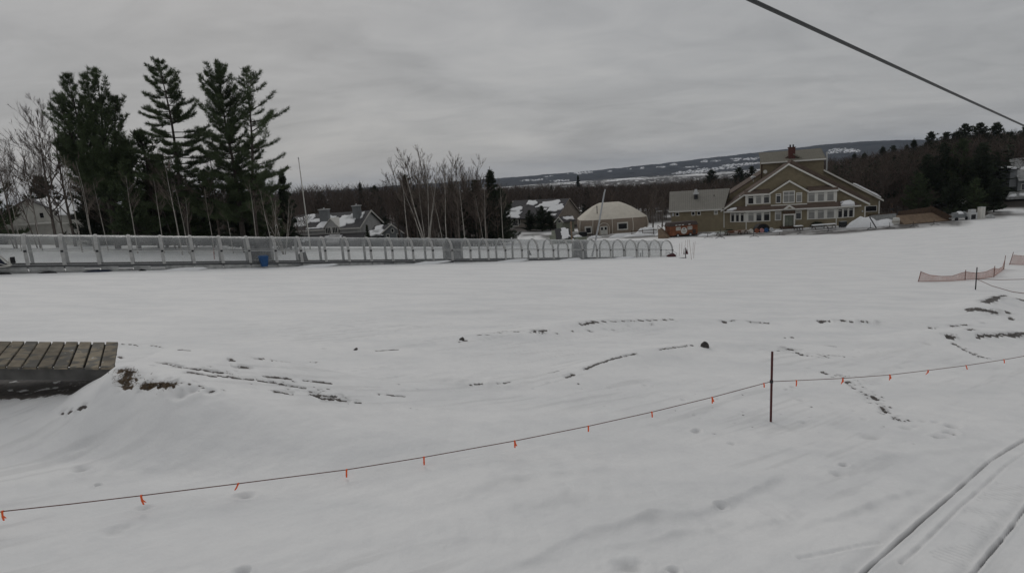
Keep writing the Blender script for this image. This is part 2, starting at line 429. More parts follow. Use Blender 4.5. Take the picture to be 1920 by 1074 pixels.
def berm_lines():
    return [
        ([(860, 1090), (900, 1074), (980, 1048), (1067, 1019), (1110, 1003), (1158, 986), (1217, 973), (1280, 960), (1346, 940), (1390, 920), (1429, 902), (1480, 885)], 0.22, 0.075),
        ([(1080, 1040), (1200, 1018), (1300, 990), (1380, 975)], 0.2, 0.04),
        ([(1490, 985), (1560, 968), (1610, 950), (1675, 929), (1740, 915)], 0.16, 0.05),
        ([(1480, 905), (1560, 880), (1610, 862), (1680, 850), (1780, 838), (1880, 828)], 0.22, 0.045),
        ([(760, 955), (830, 930), (908, 906), (990, 890), (1066, 881), (1150, 876)], 0.35, 0.05),
        ([(900, 960), (1000, 942), (1100, 925), (1230, 930)], 0.35, 0.045),
        ([(1380, 1000), (1440, 975), (1500, 955)], 0.15, 0.04),
        ([(700, 1030), (800, 1020), (900, 1012), (1010, 1005)], 0.3, 0.03),
        ([(640, 600), (800, 588), (960, 580), (1100, 572)], 0.8, 0.05),
        ([(30, 905), (150, 880), (260, 870), (400, 862)], 0.5, 0.05),
        ([(760, 700), (820, 712), (900, 720), (1000, 722)], 0.5, 0.08),
    ]
def dents():
    D = [(1785, 798, .10, .05), (1782, 810, .10, .05), (1755, 815, .07, .04), (1771, 818, .08, .04), (1757, 791, .06, .03), (1731, 788, .05, .03),
         (1715, 798, .06, .02), (1583, 871, .05, .05), (1571, 888, .08, .03), (1305, 806, .07, .04), (1308, 803, .05, .04), (1303, 776, .04, .03), (1281, 750, .04, .03),
         (1346, 748, .04, .04), (1372, 829, .05, .03), (1210, 723, .05, .03), (1225, 725, .04, .02), (1476, 732, .05, .05), (1487, 727, .05, .05), (1484, 733, .04, .03), (1503, 752, .08, .03),
         (183, 907, .03, .05), (150, 880, .10, .04), (270, 950, .07, .03), (213, 995, .10, .02), (235, 985, .08, .015), (460, 930, .08, .04), (455, 1070, .06, .05), (1262, 1072, .05, .05),
         (1350, 950, .06, .04), (1180, 1065, .12, .04), (1650, 720, .08, .02), (1720, 658, .05, .03), (1764, 667, .04, .03), (1740, 645, .12, .04), (1715, 660, .04, .03),
         (1690, 690, .1, .02), (1600, 655, .08, .02), (1610, 660, .05, .03), (1648, 660, .05, .02), (1518, 650, .05, .03), (1700, 800, .1, .03), (1508, 790, .07, .03), (1635, 815, .15, .03),
         (340, 738, .1, .04), (362, 731, .08, .04), (395, 735, .08, .03), (160, 835, .10, .02), (140, 845, .07, .012), (905, 720, .06, .03), (1030, 716, .06, .03), (1145, 727, .05, .02),
         (760, 730, .05, .02), (1760, 818, .06, .03), (1790, 815, .06, .02), (1600, 770, .05, .02), (1620, 785, .06, .02)]
    return D
def dirt_lines():
    """(pixel line, half width m, break-up 0..1, kind)   kind 0 black soil, 1 brown turf"""
    return [
        ([(224, 646), (250, 647), (264, 650)], .035, .25, 0), ([(283, 648), (308, 652)], .035, .3, 0), ([(330, 653), (357, 655)], .03, .4, 0),
        ([(222, 668), (228, 672)], .06, .3, 0), ([(290, 677), (330, 684), (370, 690), (400, 695), (440, 699)], .06, .52, 0),
        ([(490, 704), (520, 708), (552, 711)], .05, .35, 0), ([(565, 711), (590, 713), (625, 717)], .045, .4, 0),
        ([(340, 693), (365, 698), (395, 704), (440, 709), (480, 713), (515, 718), (560, 725), (580, 728)], .06, .48, 0),
        ([(512, 733), (552, 738)], .09, .55, 0), ([(585, 741), (600, 738), (650, 742)], .12, .55, 0), ([(595, 745), (660, 749)], .10, .6, 0), ([(664, 753), (678, 755)], .07, .1, 0),
        ([(705, 736), (730, 738), (762, 741)], .03, .5, 0), ([(470, 671), (497, 671)], .03, .5, 0), ([(505, 673), (546, 677)], .035, .35, 0), ([(580, 680), (602, 681)], .03, .4, 0),
        ([(425, 672), (440, 673)], .05, .5, 0), ([(430, 684), (480, 688)], .06, .65, 0), ([(600, 655), (612, 653)], .05, .5, 0),
        ([(222, 690), (250, 697)], .09, .50, 1), ([(228, 703), (246, 718)], .11, .50, 1), ([(263, 719), (300, 722), (333, 719)], .11, .52, 1), ([(232, 725), (250, 722)], .05, .5, 1),
        ([(146, 763), (155, 764)], .045, .2, 0), ([(108, 774), (120, 772)], .05, .55, 0), ([(126, 771), (133, 770)], .045, .5, 0), ([(155, 762), (162, 760)], .03, .4, 0),
        ([(1058, 706), (1078, 700)], .10, .45, 0), ([(1090, 694), (1115, 684), (1140, 676), (1165, 668), (1197, 660)], .075, .28, 0), ([(1232, 654), (1270, 649), (1302, 644)], .06, .45, 0),
        ([(1025, 698), (1050, 694)], .05, .5, 0), ([(930, 720), (958, 718)], .05, .5, 0), ([(880, 724), (905, 722)], .05, .6, 0),
        ([(1086, 608), (1105, 604), (1122, 602)], .14, .2, 0), ([(1122, 602), (1180, 600), (1230, 598), (1266, 597)], .08, .42, 0),
        ([(998, 623), (1028, 621)], .22, .58, 0), ([(925, 625), (945, 621), (975, 622)], .08, .5, 0), ([(858, 640), (876, 637)], .06, .4, 0), ([(700, 657), (750, 655)], .03, .55, 0),
        ([(1355, 599), (1361, 605)], .14, .3, 0), ([(1368, 601), (1381, 598)], .10, .25, 0), ([(1398, 601), (1444, 604)], .2, .62, 0),
        ([(1530, 602), (1548, 602)], .16, .1, 0), ([(1535, 604), (1543, 605)], .12, .05, 0), ([(1548, 602), (1600, 604), (1655, 606)], .10, .52, 0), ([(1460, 631), (1500, 630)], .06, .5, 0),
        ([(1770, 629), (1794, 629)], .18, .08, 0), ([(1775, 632), (1788, 633)], .15, .05, 0), ([(1830, 627), (1848, 628), (1880, 626)], .14, .4, 0), ([(1832, 629), (1837, 632)], .12, .2, 0),
        ([(1882, 627), (1905, 626), (1935, 623)], .2, .32, 0), ([(1903, 629), (1912, 630)], .15, .25, 0),
        ([(1842, 568), (1862, 561), (1884, 552)], .26, .22, 0), ([(1808, 580), (1850, 583), (1900, 588)], .20, .25, 0), ([(1902, 558), (1930, 566)], .35, .25, 0),
        ([(1780, 612), (1815, 607)], .15, .55, 0), ([(1830, 605), (1850, 606)], .12, .5, 0), ([(1740, 613), (1765, 614)], .12, .55, 0), ([(1885, 598), (1900, 597)], .12, .4, 0), ([(1815, 617), (1825, 615)], .12, .3, 0),
        ([(1784, 644), (1795, 646)], .06, .3, 0), ([(1815, 660), (1835, 667), (1858, 675)], .045, .35, 0), ([(1795, 648), (1815, 660)], .05, .6, 0),
        ([(1465, 648), (1490, 657)], .15, .62, 0), ([(1492, 659), (1505, 666)], .07, .35, 0), ([(1538, 697), (1553, 703)], .06, .35, 0), ([(1566, 703), (1595, 706)], .05, .5, 0),
        ([(1585, 715), (1605, 730)], .05, .55, 0), ([(1612, 733), (1626, 741)], .06, .5, 0), ([(1634, 741), (1646, 751)], .06, .35, 0), ([(1650, 759), (1663, 773)], .05, .5, 0), ([(1672, 779), (1692, 786)], .03, .4, 0),
        ([(1545, 646), (1570, 649)], .05, .6, 0), ([(1550, 666), (1585, 668)], .06, .66, 0), ([(1778, 797), (1795, 800)], .035, .5, 0), ([(1776, 809), (1792, 812)], .035, .55, 0),
    ]

ROAD = [(1085, 442), (1150, 443), (1215, 443), (1265, 440), (1340, 440), (1420, 438), (1500, 435.5), (1580, 431), (1660, 425.5), (1760, 418)]
def make_ground():
    az = np.concatenate([np.arange(-58, 58.001, 0.11), np.arange(60, 300.001, 2.0)])
    az = np.radians(az)
    r = [0.6, 1.2, 2, 3, 4]
    while r[-1] < 130: r.append(r[-1]+min(max(r[-1]**2/3000, 0.022), 0.6))
    while r[-1] < 9000: r.append(r[-1]*1.035)
    r = np.array(r); nr, na = len(r), len(az)
    X = (r[:, None]*np.sin(az)[None, :]).ravel(); Y = (r[:, None]*np.cos(az)[None, :]).ravel()
    Rr = np.repeat(r, na)
    Z = G(X, Y)
    n = len(X)
    mask = np.zeros((n, 4), np.float32)
    near = Rr < 60
    # wind-rolled and groomed relief
    x, y = X[near], Y[near]
    fade = 1-sstep(35, 60, Rr[near])
    und = (fbm(x*0.28, y*0.28, 21, 3)-0.5)*0.15+(fbm(x*0.9+y*0.3, y*1.2, 31, 3)-0.5)*0.026
    u = x*0.83+y*0.56; v = -x*0.56+y*0.83
    und += (fbm(u*0.30, v*2.6, 41, 4)-0.5)*0.034+(fbm(x*5, y*5, 51, 3)-0.5)*0.008+(fbm(x*14, y*14, 57, 2)-0.5)*0.005
    Z[near] += und*fade
    idx = np.nonzero(Rr < 75)[0]
    xs, ys = X[idx], Y[idx]
    def local(pts, m):
        P = np.array([p[:2] for p in pts]); lo = P.min(0)-m; hi = P.max(0)+m
        k = (xs > lo[0]) & (xs < hi[0]) & (ys > lo[1]) & (ys < hi[1])
        return k
    for pix, w, h, g in groove_lines():
        pts = [on(a, b) for a, b in pix]
        k = local(pts, 0.6)
        d, t, s = seg_dist(xs[k], ys[k], pts)
        d = d+(fbm(xs[k]*3, ys[k]*3, 5, 2)-0.5)*0.02
        amp = 0.55+0.8*vnoise(t*23, t*0, 9)
        prof = np.exp(-(d/w)**2)
        Z[idx[k]] += h*prof*amp-0.25*h*np.exp(-((d-2.1*w)/(0.9*w))**2)*amp
        mask[idx[k], 3] = np.maximum(mask[idx[k], 3], g*prof*np.clip(amp, 0, 1.2))  # slight dirt grey plus the rut's own shade, painted into the colour
    for pix, w, h in berm_lines():
        pts = [on(a, b) for a, b in pix]
        k = local(pts, 4*w)
        d, t, s = seg_dist(xs[k], ys[k], pts)
        d = d*s
        wob = (fbm(xs[k]*1.6, ys[k]*1.6, 15, 3)-0.5)*w*1.3
        d = d+wob
        prof = np.where(d > 0, np.exp(-(d/(2.2*w))**2), np.exp(-(d/(0.55*w))**2))
        tt = np.sin(np.pi*np.clip(t, 0.0, 1))**0.6*(0.5+vnoise(t*15, t*0, 3)); Z[idx[k]] += h*prof*tt
        mask[idx[k], 3] = np.maximum(mask[idx[k], 3], 1.5*h*tt*np.where(d > 0, 0.25*prof, np.exp(-((d+0.5*w)/(0.6*w))**2))*(0.4+1.2*fbm(xs[k]*4, ys[k]*4, 19, 3)))  # shade of the steep berm face painted in as grey
    for px, py, rad, dep in dents():
        p = on(px, py); k = local([p], 4*rad)
        dx, dy = xs[k]-p[0], ys[k]-p[1]
        d = np.sqrt((dx*0.75)**2+(dy*1.0)**2)*(0.75+0.5*fbm(xs[k]*9, ys[k]*9, 71, 2))
        Z[idx[k]] += -dep*1.5*np.exp(-(d/rad)**2)+dep*0.35*np.exp(-((d-1.7*rad)/(0.6*rad))**2)
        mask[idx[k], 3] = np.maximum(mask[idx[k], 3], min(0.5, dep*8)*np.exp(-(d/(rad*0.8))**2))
    # snowmobile belt prints between the ski ruts
    la = [on(a, b) for a, b in [(1725, 1035), (1790, 965), (1829, 928), (1890, 875)]]
    k = local(la, 1.2); d, t, s = seg_dist(xs[k], ys[k], la)
    da = d*s
    band = ((da < -0.05) & (da > -0.48)).astype(float)
    L_ = sum(math.dist(la[i][:2], la[i+1][:2]) for i in range(3))
    pat = np.sin(t*L_*2*np.pi/0.085)*(fbm(xs[k]*2.2, ys[k]*2.2, 91, 3) > 0.47)
    Z[idx[k]] -= 0.012*band*np.maximum(pat, 0)
    mask[idx[k], 3] = np.maximum(mask[idx[k], 3], 0.13*band*np.maximum(pat, 0))
    # old debris rubbed along the slope, and loose flecks of soil
    nz = np.nonzero(Rr < 26)[0]; xn, yn = X[nz], Y[nz]
    un = xn*0.83+yn*0.56; vn = -xn*0.56+yn*0.83
    st = sstep(0.54, 0.72, fbm(un*0.55, vn*6.5, 241, 4))*sstep(0.42, 0.62, fbm(xn*0.22, yn*0.22, 251, 3))
    mask[nz, 3] = np.maximum(mask[nz, 3], 0.13*st)
    rg = np.random.default_rng(99)
    def flecks(pix, n, spread, r0, r1):
        pts = np.array([on(a, b)[:2] for a, b in pix])
        for _ in range(n):
            q = rg.uniform(0, len(pts)-1); i = int(q); c = pts[i]*(1-q+i)+pts[min(i+1, len(pts)-1)]*(q-i)+rg.normal(size=2)*spread
            rr = rg.uniform(r0, r1)
            kk = (np.abs(xn-c[0]) < 3*rr+0.1) & (np.abs(yn-c[1]) < 3*rr+0.1)
            if not kk.any(): continue
            dd = np.sqrt(((xn[kk]-c[0])/1.5)**2+(yn[kk]-c[1])**2); e = sstep(1.3, 0.6, dd/rr)
            mask[nz[kk], 0] = np.maximum(mask[nz[kk], 0], 0.62*e); mask[nz[kk], 3] = np.maximum(mask[nz[kk], 3], 0.22*sstep(2.4, 0.8, dd/rr)); Z[nz[kk]] -= 0.012*e
    flecks([(1538, 695), (1590, 712), (1640, 748), (1665, 775), (1695, 787)], 60, 0.10, 0.012, 0.04)
    flecks([(1600, 705), (1640, 735), (1660, 765)], 40, 0.10, 0.012, 0.03)
    flecks([(1465, 648), (1505, 665), (1590, 668)], 45, 0.22, 0.015, 0.05)
    flecks([(300, 680), (430, 700), (580, 728), (670, 752)], 60, 0.16, 0.012, 0.035)
    flecks([(222, 690), (340, 722), (420, 735)], 22, 0.12, 0.012, 0.035)
    flecks([(1355, 602), (1440, 604), (1660, 606), (1900, 628)], 50, 0.3, 0.03, 0.07)
    flecks([(880, 630), (1030, 623), (1260, 600)], 30, 0.2, 0.03, 0.06)
    flecks([(1780, 640), (1860, 676)], 20, 0.12, 0.02, 0.04)
    flecks([(700, 720), (1000, 725), (1200, 730), (1350, 760), (1600, 800)], 45, 1.0, 0.010, 0.022)
    # bare soil
    for pix, w, b, kind in dirt_lines():
        pts = [on(a, c) for a, c in pix]
        if pts[0][1] > 15: w = w*0.72
        ns = 2.2/max(w, 0.02)*0.16
        k = local(pts, 5*w+0.3)
        xx, yy = xs[k], ys[k]
        d, t, s = seg_dist(xx, yy, pts)
        wn = w*(0.35+1.5*fbm(xx*ns*1.2, yy*ns*2.2, 101, 3))
        e = sstep(1.15, 0.7, d/wn)
        br = fbm(xx*ns*2.2+31, yy*ns*3.0, 111, 3) if b < 0.5 else fbm(xx*7+31, yy*10, 111, 3)
        e = e*sstep(b-0.06, b+0.05, br+0.18*(1-d/(2*w)))
        ends = sstep(0, 0.08, t)*sstep(1, 0.92, t) if len(pix) > 1 else 1
        e = e*(0.25+0.75*ends)
        ch = 0 if kind == 0 else 1
        mask[idx[k], ch] = np.maximum(mask[idx[k], ch], e)
        # melted hollow, snow lip round it
        Z[idx[k]] -= 0.035*min(1, w/0.06)*sstep(0.2, 0.9, e)
        mask[idx[k], 3] = np.maximum(mask[idx[k], 3], 0.42*sstep(3.4, 0.6, d/w)*ends*sstep(0.35, 0.65, fbm(xx*ns, yy*ns*1.6, 121, 3)))
    # dark soil colour below the ramp
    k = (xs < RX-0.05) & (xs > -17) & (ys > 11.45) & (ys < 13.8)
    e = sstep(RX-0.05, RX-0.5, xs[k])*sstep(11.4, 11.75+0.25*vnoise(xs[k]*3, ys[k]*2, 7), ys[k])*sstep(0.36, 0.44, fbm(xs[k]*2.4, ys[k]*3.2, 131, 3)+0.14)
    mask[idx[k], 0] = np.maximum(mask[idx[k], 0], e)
    # far masks: slush road (G uses blue), forest litter (alpha of second layer)
    road = np.zeros(n, np.float32); lit = np.zeros(n, np.float32)
    far = (Rr > 70) & (Rr < 9000) & (Y > 0)
    fx, fy, fr = X[far], Y[far], Rr[far]
    rp = [on(a, b) for a, b in ROAD]
    d, t, s = seg_dist(fx, fy, rp)
    wd = 5.6+2.6*(fbm(fx*0.15, fy*0.25, 141, 3)-0.5)*2
    road[far] = sstep(1.2, 0.75, d/wd)*(0.6+0.4*sstep(0.40, 0.52, fbm(fx*0.22, fy*0.8, 151, 4)))
    p2 = [on(935, 441), on(1000, 442), on(1045, 443)]
    d, t, s = seg_dist(fx, fy, p2)
    road[far] = np.maximum(road[far], sstep(1.2, 0.7, d/4.0)*sstep(0.36, 0.5, fbm(fx*0.2, fy*0.6, 161, 4)))
    azp = fx/np.maximum(fy, 1)
    start = np.where(azp < -0.05, 122+0.17*np.clip(fx, -120, 0), np.where(azp < 0.60, 157.0, np.interp(azp, [0.60, 0.66, 0.72], [138.0, 124.0, 111.0])))
    l = sstep(start, start+10, fy+8*(fbm(fx*0.08, fy*0.08, 171, 3)-0.5))
    l = l*sstep(0.36, 0.46, fbm(fx*0.11, fy*0.11, 181, 4)+0.10)
    # snow-covered valley fields far away
    fld = sstep(2300, 2600, fr)*sstep(3700, 3400, fr)*sstep(0.56, 0.62, fbm(azp*40, fr/150.0, 191, 4)+0.05*sstep(0.0, 0.12, azp))
    l = l*(1-fld)
    lit[far] = l
    me = bpy.data.meshes.new('snow_slope')
    i = np.arange(nr-1)[:, None]*na; j = np.arange(na)[None, :]; j2 = (j+1) % na
    F = np.stack([i+j, i+na+j, i+na+j2, i+j2], -1).reshape(-1, 4)[:, ::-1]
    V = np.stack([X, Y, Z], 1)
    me = np_mesh('snow_slope', V, F)
    def attr(nm, a):
        c = me.attributes.new(nm, 'FLOAT', 'POINT'); c.data.foreach_set('value', np.ascontiguousarray(a, np.float32))
    attr('soil', mask[:, 0]); attr('turf', mask[:, 1]); attr('grey', mask[:, 3]); attr('road', road); attr('litter', lit)
    me.polygons.foreach_set('use_smooth', np.ones(len(F), bool))
    o = link('snow_slope', me, ground_mat()); tag(o, kind='structure')
    return o

def ground_mat():
    m = bpy.data.materials.new('spring_snow'); m.use_nodes = True; nt = m.node_tree; N = nt.nodes; L = nt.links
    b = N['Principled BSDF']; b.inputs['Roughness'].default_value = 0.65; b.inputs['Specular IOR Level'].default_value = 0.25
    geo = N.new('ShaderNodeNewGeometry')
    def noise(sc, det=4, dist=0.0, scale3=None):
        n = N.new('ShaderNodeTexNoise'); n.inputs['Scale'].default_value = sc; n.inputs['Detail'].default_value = det; n.inputs['Distortion'].default_value = dist
        if scale3:
            mp = N.new('ShaderNodeMapping'); mp.inputs['Scale'].default_value = scale3; mp.inputs['Rotation'].default_value = (0, 0, R(-30))
            L.new(geo.outputs['Position'], mp.inputs['Vector']); L.new(mp.outputs[0], n.inputs['Vector'])
        else: L.new(geo.outputs['Position'], n.inputs['Vector'])
        return n
    def ramp(src, p0, c0, p1, c1):
        r = N.new('ShaderNodeValToRGB'); e = r.color_ramp.elements
        e[0].position = p0; e[0].color = (*c0, 1); e[1].position = p1; e[1].color = (*c1, 1); L.new(src, r.inputs['Fac']); return r.outputs['Color']
    def at_(nm):
        a = N.new('ShaderNodeAttribute'); a.attribute_name = nm; return a.outputs['Fac']
    def mix(f, a, c):
        x = N.new('ShaderNodeMix'); x.data_type = 'RGBA'; L.new(f, x.inputs['Factor'])
        L.new(a, x.inputs['A'])
        if isinstance(c, tuple): x.inputs['B'].default_value = (*c, 1)
        else: L.new(c, x.inputs['B'])
        return x.outputs['Result']
    n1 = noise(0.45, 6, 0.3, (0.6, 1.6, 1)); n2 = noise(2.2, 5)
    c = ramp(n1.outputs['Fac'], 0.30, (0.775, 0.782, 0.785), 0.62, (0.865, 0.865, 0.86))
    c2 = ramp(n2.outputs['Fac'], 0.32, (0.955, 0.955, 0.96), 0.55, (1, 1, 1))
    mu = N.new('ShaderNodeMix'); mu.data_type = 'RGBA'; mu.blend_type = 'MULTIPLY'; mu.inputs['Factor'].default_value = 1
    L.new(c, mu.inputs['A']); L.new(c2, mu.inputs['B']); c = mu.outputs['Result']
    c = mix(at_('grey'), c, (0.16, 0.16, 0.165))  # grey tint: dirt, plus shade painted into ruts and berm faces
    n3 = noise(9, 5)
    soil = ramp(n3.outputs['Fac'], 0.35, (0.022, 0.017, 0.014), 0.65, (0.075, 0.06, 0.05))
    turf = ramp(n3.outputs['Fac'], 0.35, (0.045, 0.028, 0.015), 0.65, (0.13, 0.085, 0.045))
    n4 = noise(0.5, 5)
    rd = ramp(n4.outputs['Fac'], 0.35, (0.062, 0.054, 0.048), 0.68, (0.21, 0.205, 0.20))
    n5 = noise(0.22, 6)
    li = ramp(n5.outputs['Fac'], 0.35, (0.022, 0.017, 0.013), 0.7, (0.055, 0.042, 0.032))
    c = mix(at_('road'), c, rd); c = mix(at_('litter'), c, li); 
    def crisp(src):
        s_ = N.new('ShaderNodeMath'); s_.operation = 'MULTIPLY_ADD'; L.new(n6.outputs['Result'], s_.inputs[0]); s_.inputs[1].default_value = 3.2; s_.inputs[2].default_value = -1.66
        a_ = N.new('ShaderNodeMath'); a_.operation = 'ADD'; L.new(src, a_.inputs[0]); L.new(s_.outputs[0], a_.inputs[1])
        m_ = N.new('ShaderNodeMapRange'); m_.interpolation_type = 'SMOOTHSTEP'; m_.inputs['From Min'].default_value = 0.28; m_.inputs['From Max'].default_value = 0.66; L.new(a_.outputs[0], m_.inputs['Value'])
        g_ = N.new('ShaderNodeMapRange'); g_.inputs['From Min'].default_value = 0.04; g_.inputs['From Max'].default_value = 0.2; L.new(src, g_.inputs['Value'])
        m_.inputs['To Max'].default_value = 0.95; p_ = N.new('ShaderNodeMath'); p_.operation = 'MULTIPLY'; L.new(m_.outputs[0], p_.inputs[0]); L.new(g_.outputs[0], p_.inputs[1]); return p_.outputs[0]
    n6a = noise(17, 6); n6b = noise(3.6, 5, 0.4, (1, 1.6, 1)); n6 = N.new('ShaderNodeMix'); n6.data_type = 'FLOAT'; n6.inputs['Factor'].default_value = 0.55; L.new(n6a.outputs['Fac'], n6.inputs['A']); L.new(n6b.outputs['Fac'], n6.inputs['B'])
    c = mix(crisp(at_('turf')), c, turf); c = mix(crisp(at_('soil')), c, soil)
    L.new(c, b.inputs['Base Color'])
    nb = noise(7, 6); nb2 = noise(45, 3)
    am = N.new('ShaderNodeMath'); am.operation = 'MULTIPLY_ADD'; L.new(nb2.outputs['Fac'], am.inputs[0]); am.inputs[1].default_value = 0.22; L.new(nb.outputs['Fac'], am.inputs[2])
    bp = N.new('ShaderNodeBump'); bp.inputs['Strength'].default_value = 0.34; bp.inputs['Distance'].default_value = 0.04
    L.new(am.outputs[0], bp.inputs['Height']); L.new(bp.outputs['Normal'], b.inputs['Normal'])
    return m
make_ground()

# ------------------------------------------------------------------ far hills
def proj(X, Y, Z):
    P = np.stack([X, Y, Z], 1); z = P@FW
    return CX+FPX*(P@CXV)/z, CY-FPX*(P@CYV)/z

def make_hills():
    az = np.radians(np.arange(-62, 62.01, 0.06)); r = np.linspace(3300, 6600, 170)
    A, RR = np.meshgrid(az, r)
    X = RR*np.sin(A); Y = RR*np.cos(A)
    px = CX+FPX*np.tan(A)*1.0
    top = np.interp(px, [-800, 0, 500, 800, 945, 1100, 1250, 1400, 1550, 1680, 1800, 1950, 2300, 2700], [7, 6, 3, 3, 4, 5, 10, 16.5, 24, 23, 15, 9, 6, 4])
    RG = 5200+350*np.sin(A*5)
    zt = top/FPX*RG*np.cos(A)*0.98
    base = -33.0
    s = (RR-3300)/(RG-3300)
    prof = np.where(s < 1, 0.10*s+0.90*sstep(0.12, 1.02, s), 1-0.6*(s-1))
    Z = base+(zt-base)*prof
    Z = Z+(fbm(X/420, Y/420, 201, 4)-0.5)*26*np.clip(s, 0, 1)*np.clip(1.15-s, 0.25, 1)*2*0.6
    Z = Z+(fbm(X/70, Y/70, 211, 3)-0.5)*16*np.clip(s*3, 0, 1)
    Z = np.where(s < 0.02, base-6, Z)
    x, y, z = X.ravel(), Y.ravel(), Z.ravel()
    PX, PY = proj(x, y, z)
    f = np.zeros(len(x))
    for a, b, w, h in [(1090, 324, 20, 2.2), (1205, 314.5, 7, 1.6), (1180, 317, 5, 1.2), (1262, 309, 9, 1.8), (1240, 313, 10, 1.3), (1295, 313, 12, 1.0), (1320, 303, 6, 2.2), (1345, 301.5, 10, 1.4), (1380, 299, 10, 2.5), (1405, 298.5, 12, 2.6), (1418, 297, 6, 2.0),
                       (1145, 321, 5, 1), (1028, 331, 9, 1.0), (1010, 337, 14, 1.6), (1050, 339, 20, 1.8), (990, 338, 10, 1.5),
                       (1570, 281, 13, 3.0), (1590, 283, 14, 3.2), (1606, 283, 8, 2.6), (1560, 286, 10, 1.8), (1300, 322, 40, 3), (1345, 316, 40, 2.6), (1395, 308, 35, 2.2)]:
        d = np.sqrt(((PX-a)/w)**2+((PY-b+0.07*(PX-a))/h)**2)+(fbm(PX/5, PY/2.2, 221, 3)-0.5)*1.5
        f = np.maximum(f, sstep(1.10, 0.9, d)*sstep(0.40, 0.50, fbm(PX/2.4, PY/0.8, 231, 3)))
    nr, na = RR.shape
    i = np.arange(nr-1)[:, None]*na; j = np.arange(na-1)[None, :]
    F = np.stack([i+j, i+j+1, i+na+j+1, i+na+j], -1).reshape(-1, 4)
    me = np_mesh('hills', np.stack([x, y, z], 1), F)
    c = me.attributes.new('field', 'FLOAT', 'POINT'); c.data.foreach_set('value', f.astype(np.float32))
    me.polygons.foreach_set('use_smooth', np.ones(len(F), bool))
    m = mat('wooded_hill', (0.030, 0.029, 0.030), 0.95, 0.6, 0.012, 0.1); nt = m.node_tree; b = nt.nodes['Principled BSDF']
    at_ = nt.nodes.new('ShaderNodeAttribute'); at_.attribute_name = 'field'
    mx = nt.nodes.new('ShaderNodeMix'); mx.data_type = 'RGBA'; nt.links.new(at_.outputs['Fac'], mx.inputs['Factor'])
    nt.links.new(nt.nodes[m['ramp']].outputs['Color'], mx.inputs['A']); mx.inputs['B'].default_value = (0.72, 0.73, 0.75, 1)
    nt.links.new(mx.outputs['Result'], b.inputs['Base Color'])
    tag(link('hills', me, m), kind='structure')
make_hills()

def make_haze():
    b = MB().box(-9300, 9300, -9300, 9300, -75, 190)
    m = bpy.data.materials.new('valley_haze'); m.use_nodes = True; nt = m.node_tree
    nt.nodes.remove(nt.nodes['Principled BSDF'])
    v = nt.nodes.new('ShaderNodeVolumePrincipled'); v.inputs['Color'].default_value = (0.68, 0.81, 1.0, 1); v.inputs['Density'].default_value = HAZE
    v.inputs['Anisotropy'].default_value = 0.0
    nt.links.new(v.outputs[0], nt.nodes['Material Output'].inputs['Volume'])
    tag(b.build('haze', m), kind='stuff')
HAZE = 5.6e-5
make_haze()
# ------------------------------------------------------------------ trees
def blades(P, Dv, Ln, Wd, rng):
    """single-triangle blades: P origins, Dv unit directions, Ln lengths, Wd widths -> V (3n,3)"""
    n = len(P)
    rnd = rng.normal(size=(n, 3)); side = np.cross(Dv, rnd); side /= np.linalg.norm(side, axis=1)[:, None]+1e-9
    V = np.empty((n, 3, 3)); V[:, 0] = P-side*Wd[:, None]/2; V[:, 1] = P+side*Wd[:, None]/2; V[:, 2] = P+Dv*Ln[:, None]
    return V.reshape(-1, 3)

def blade_mesh(name, V):
    return np_mesh(name, V, np.arange(len(V)).reshape(-1, 3))

def unit(v): return v/(np.linalg.norm(v, axis=-1, keepdims=True)+1e-9)

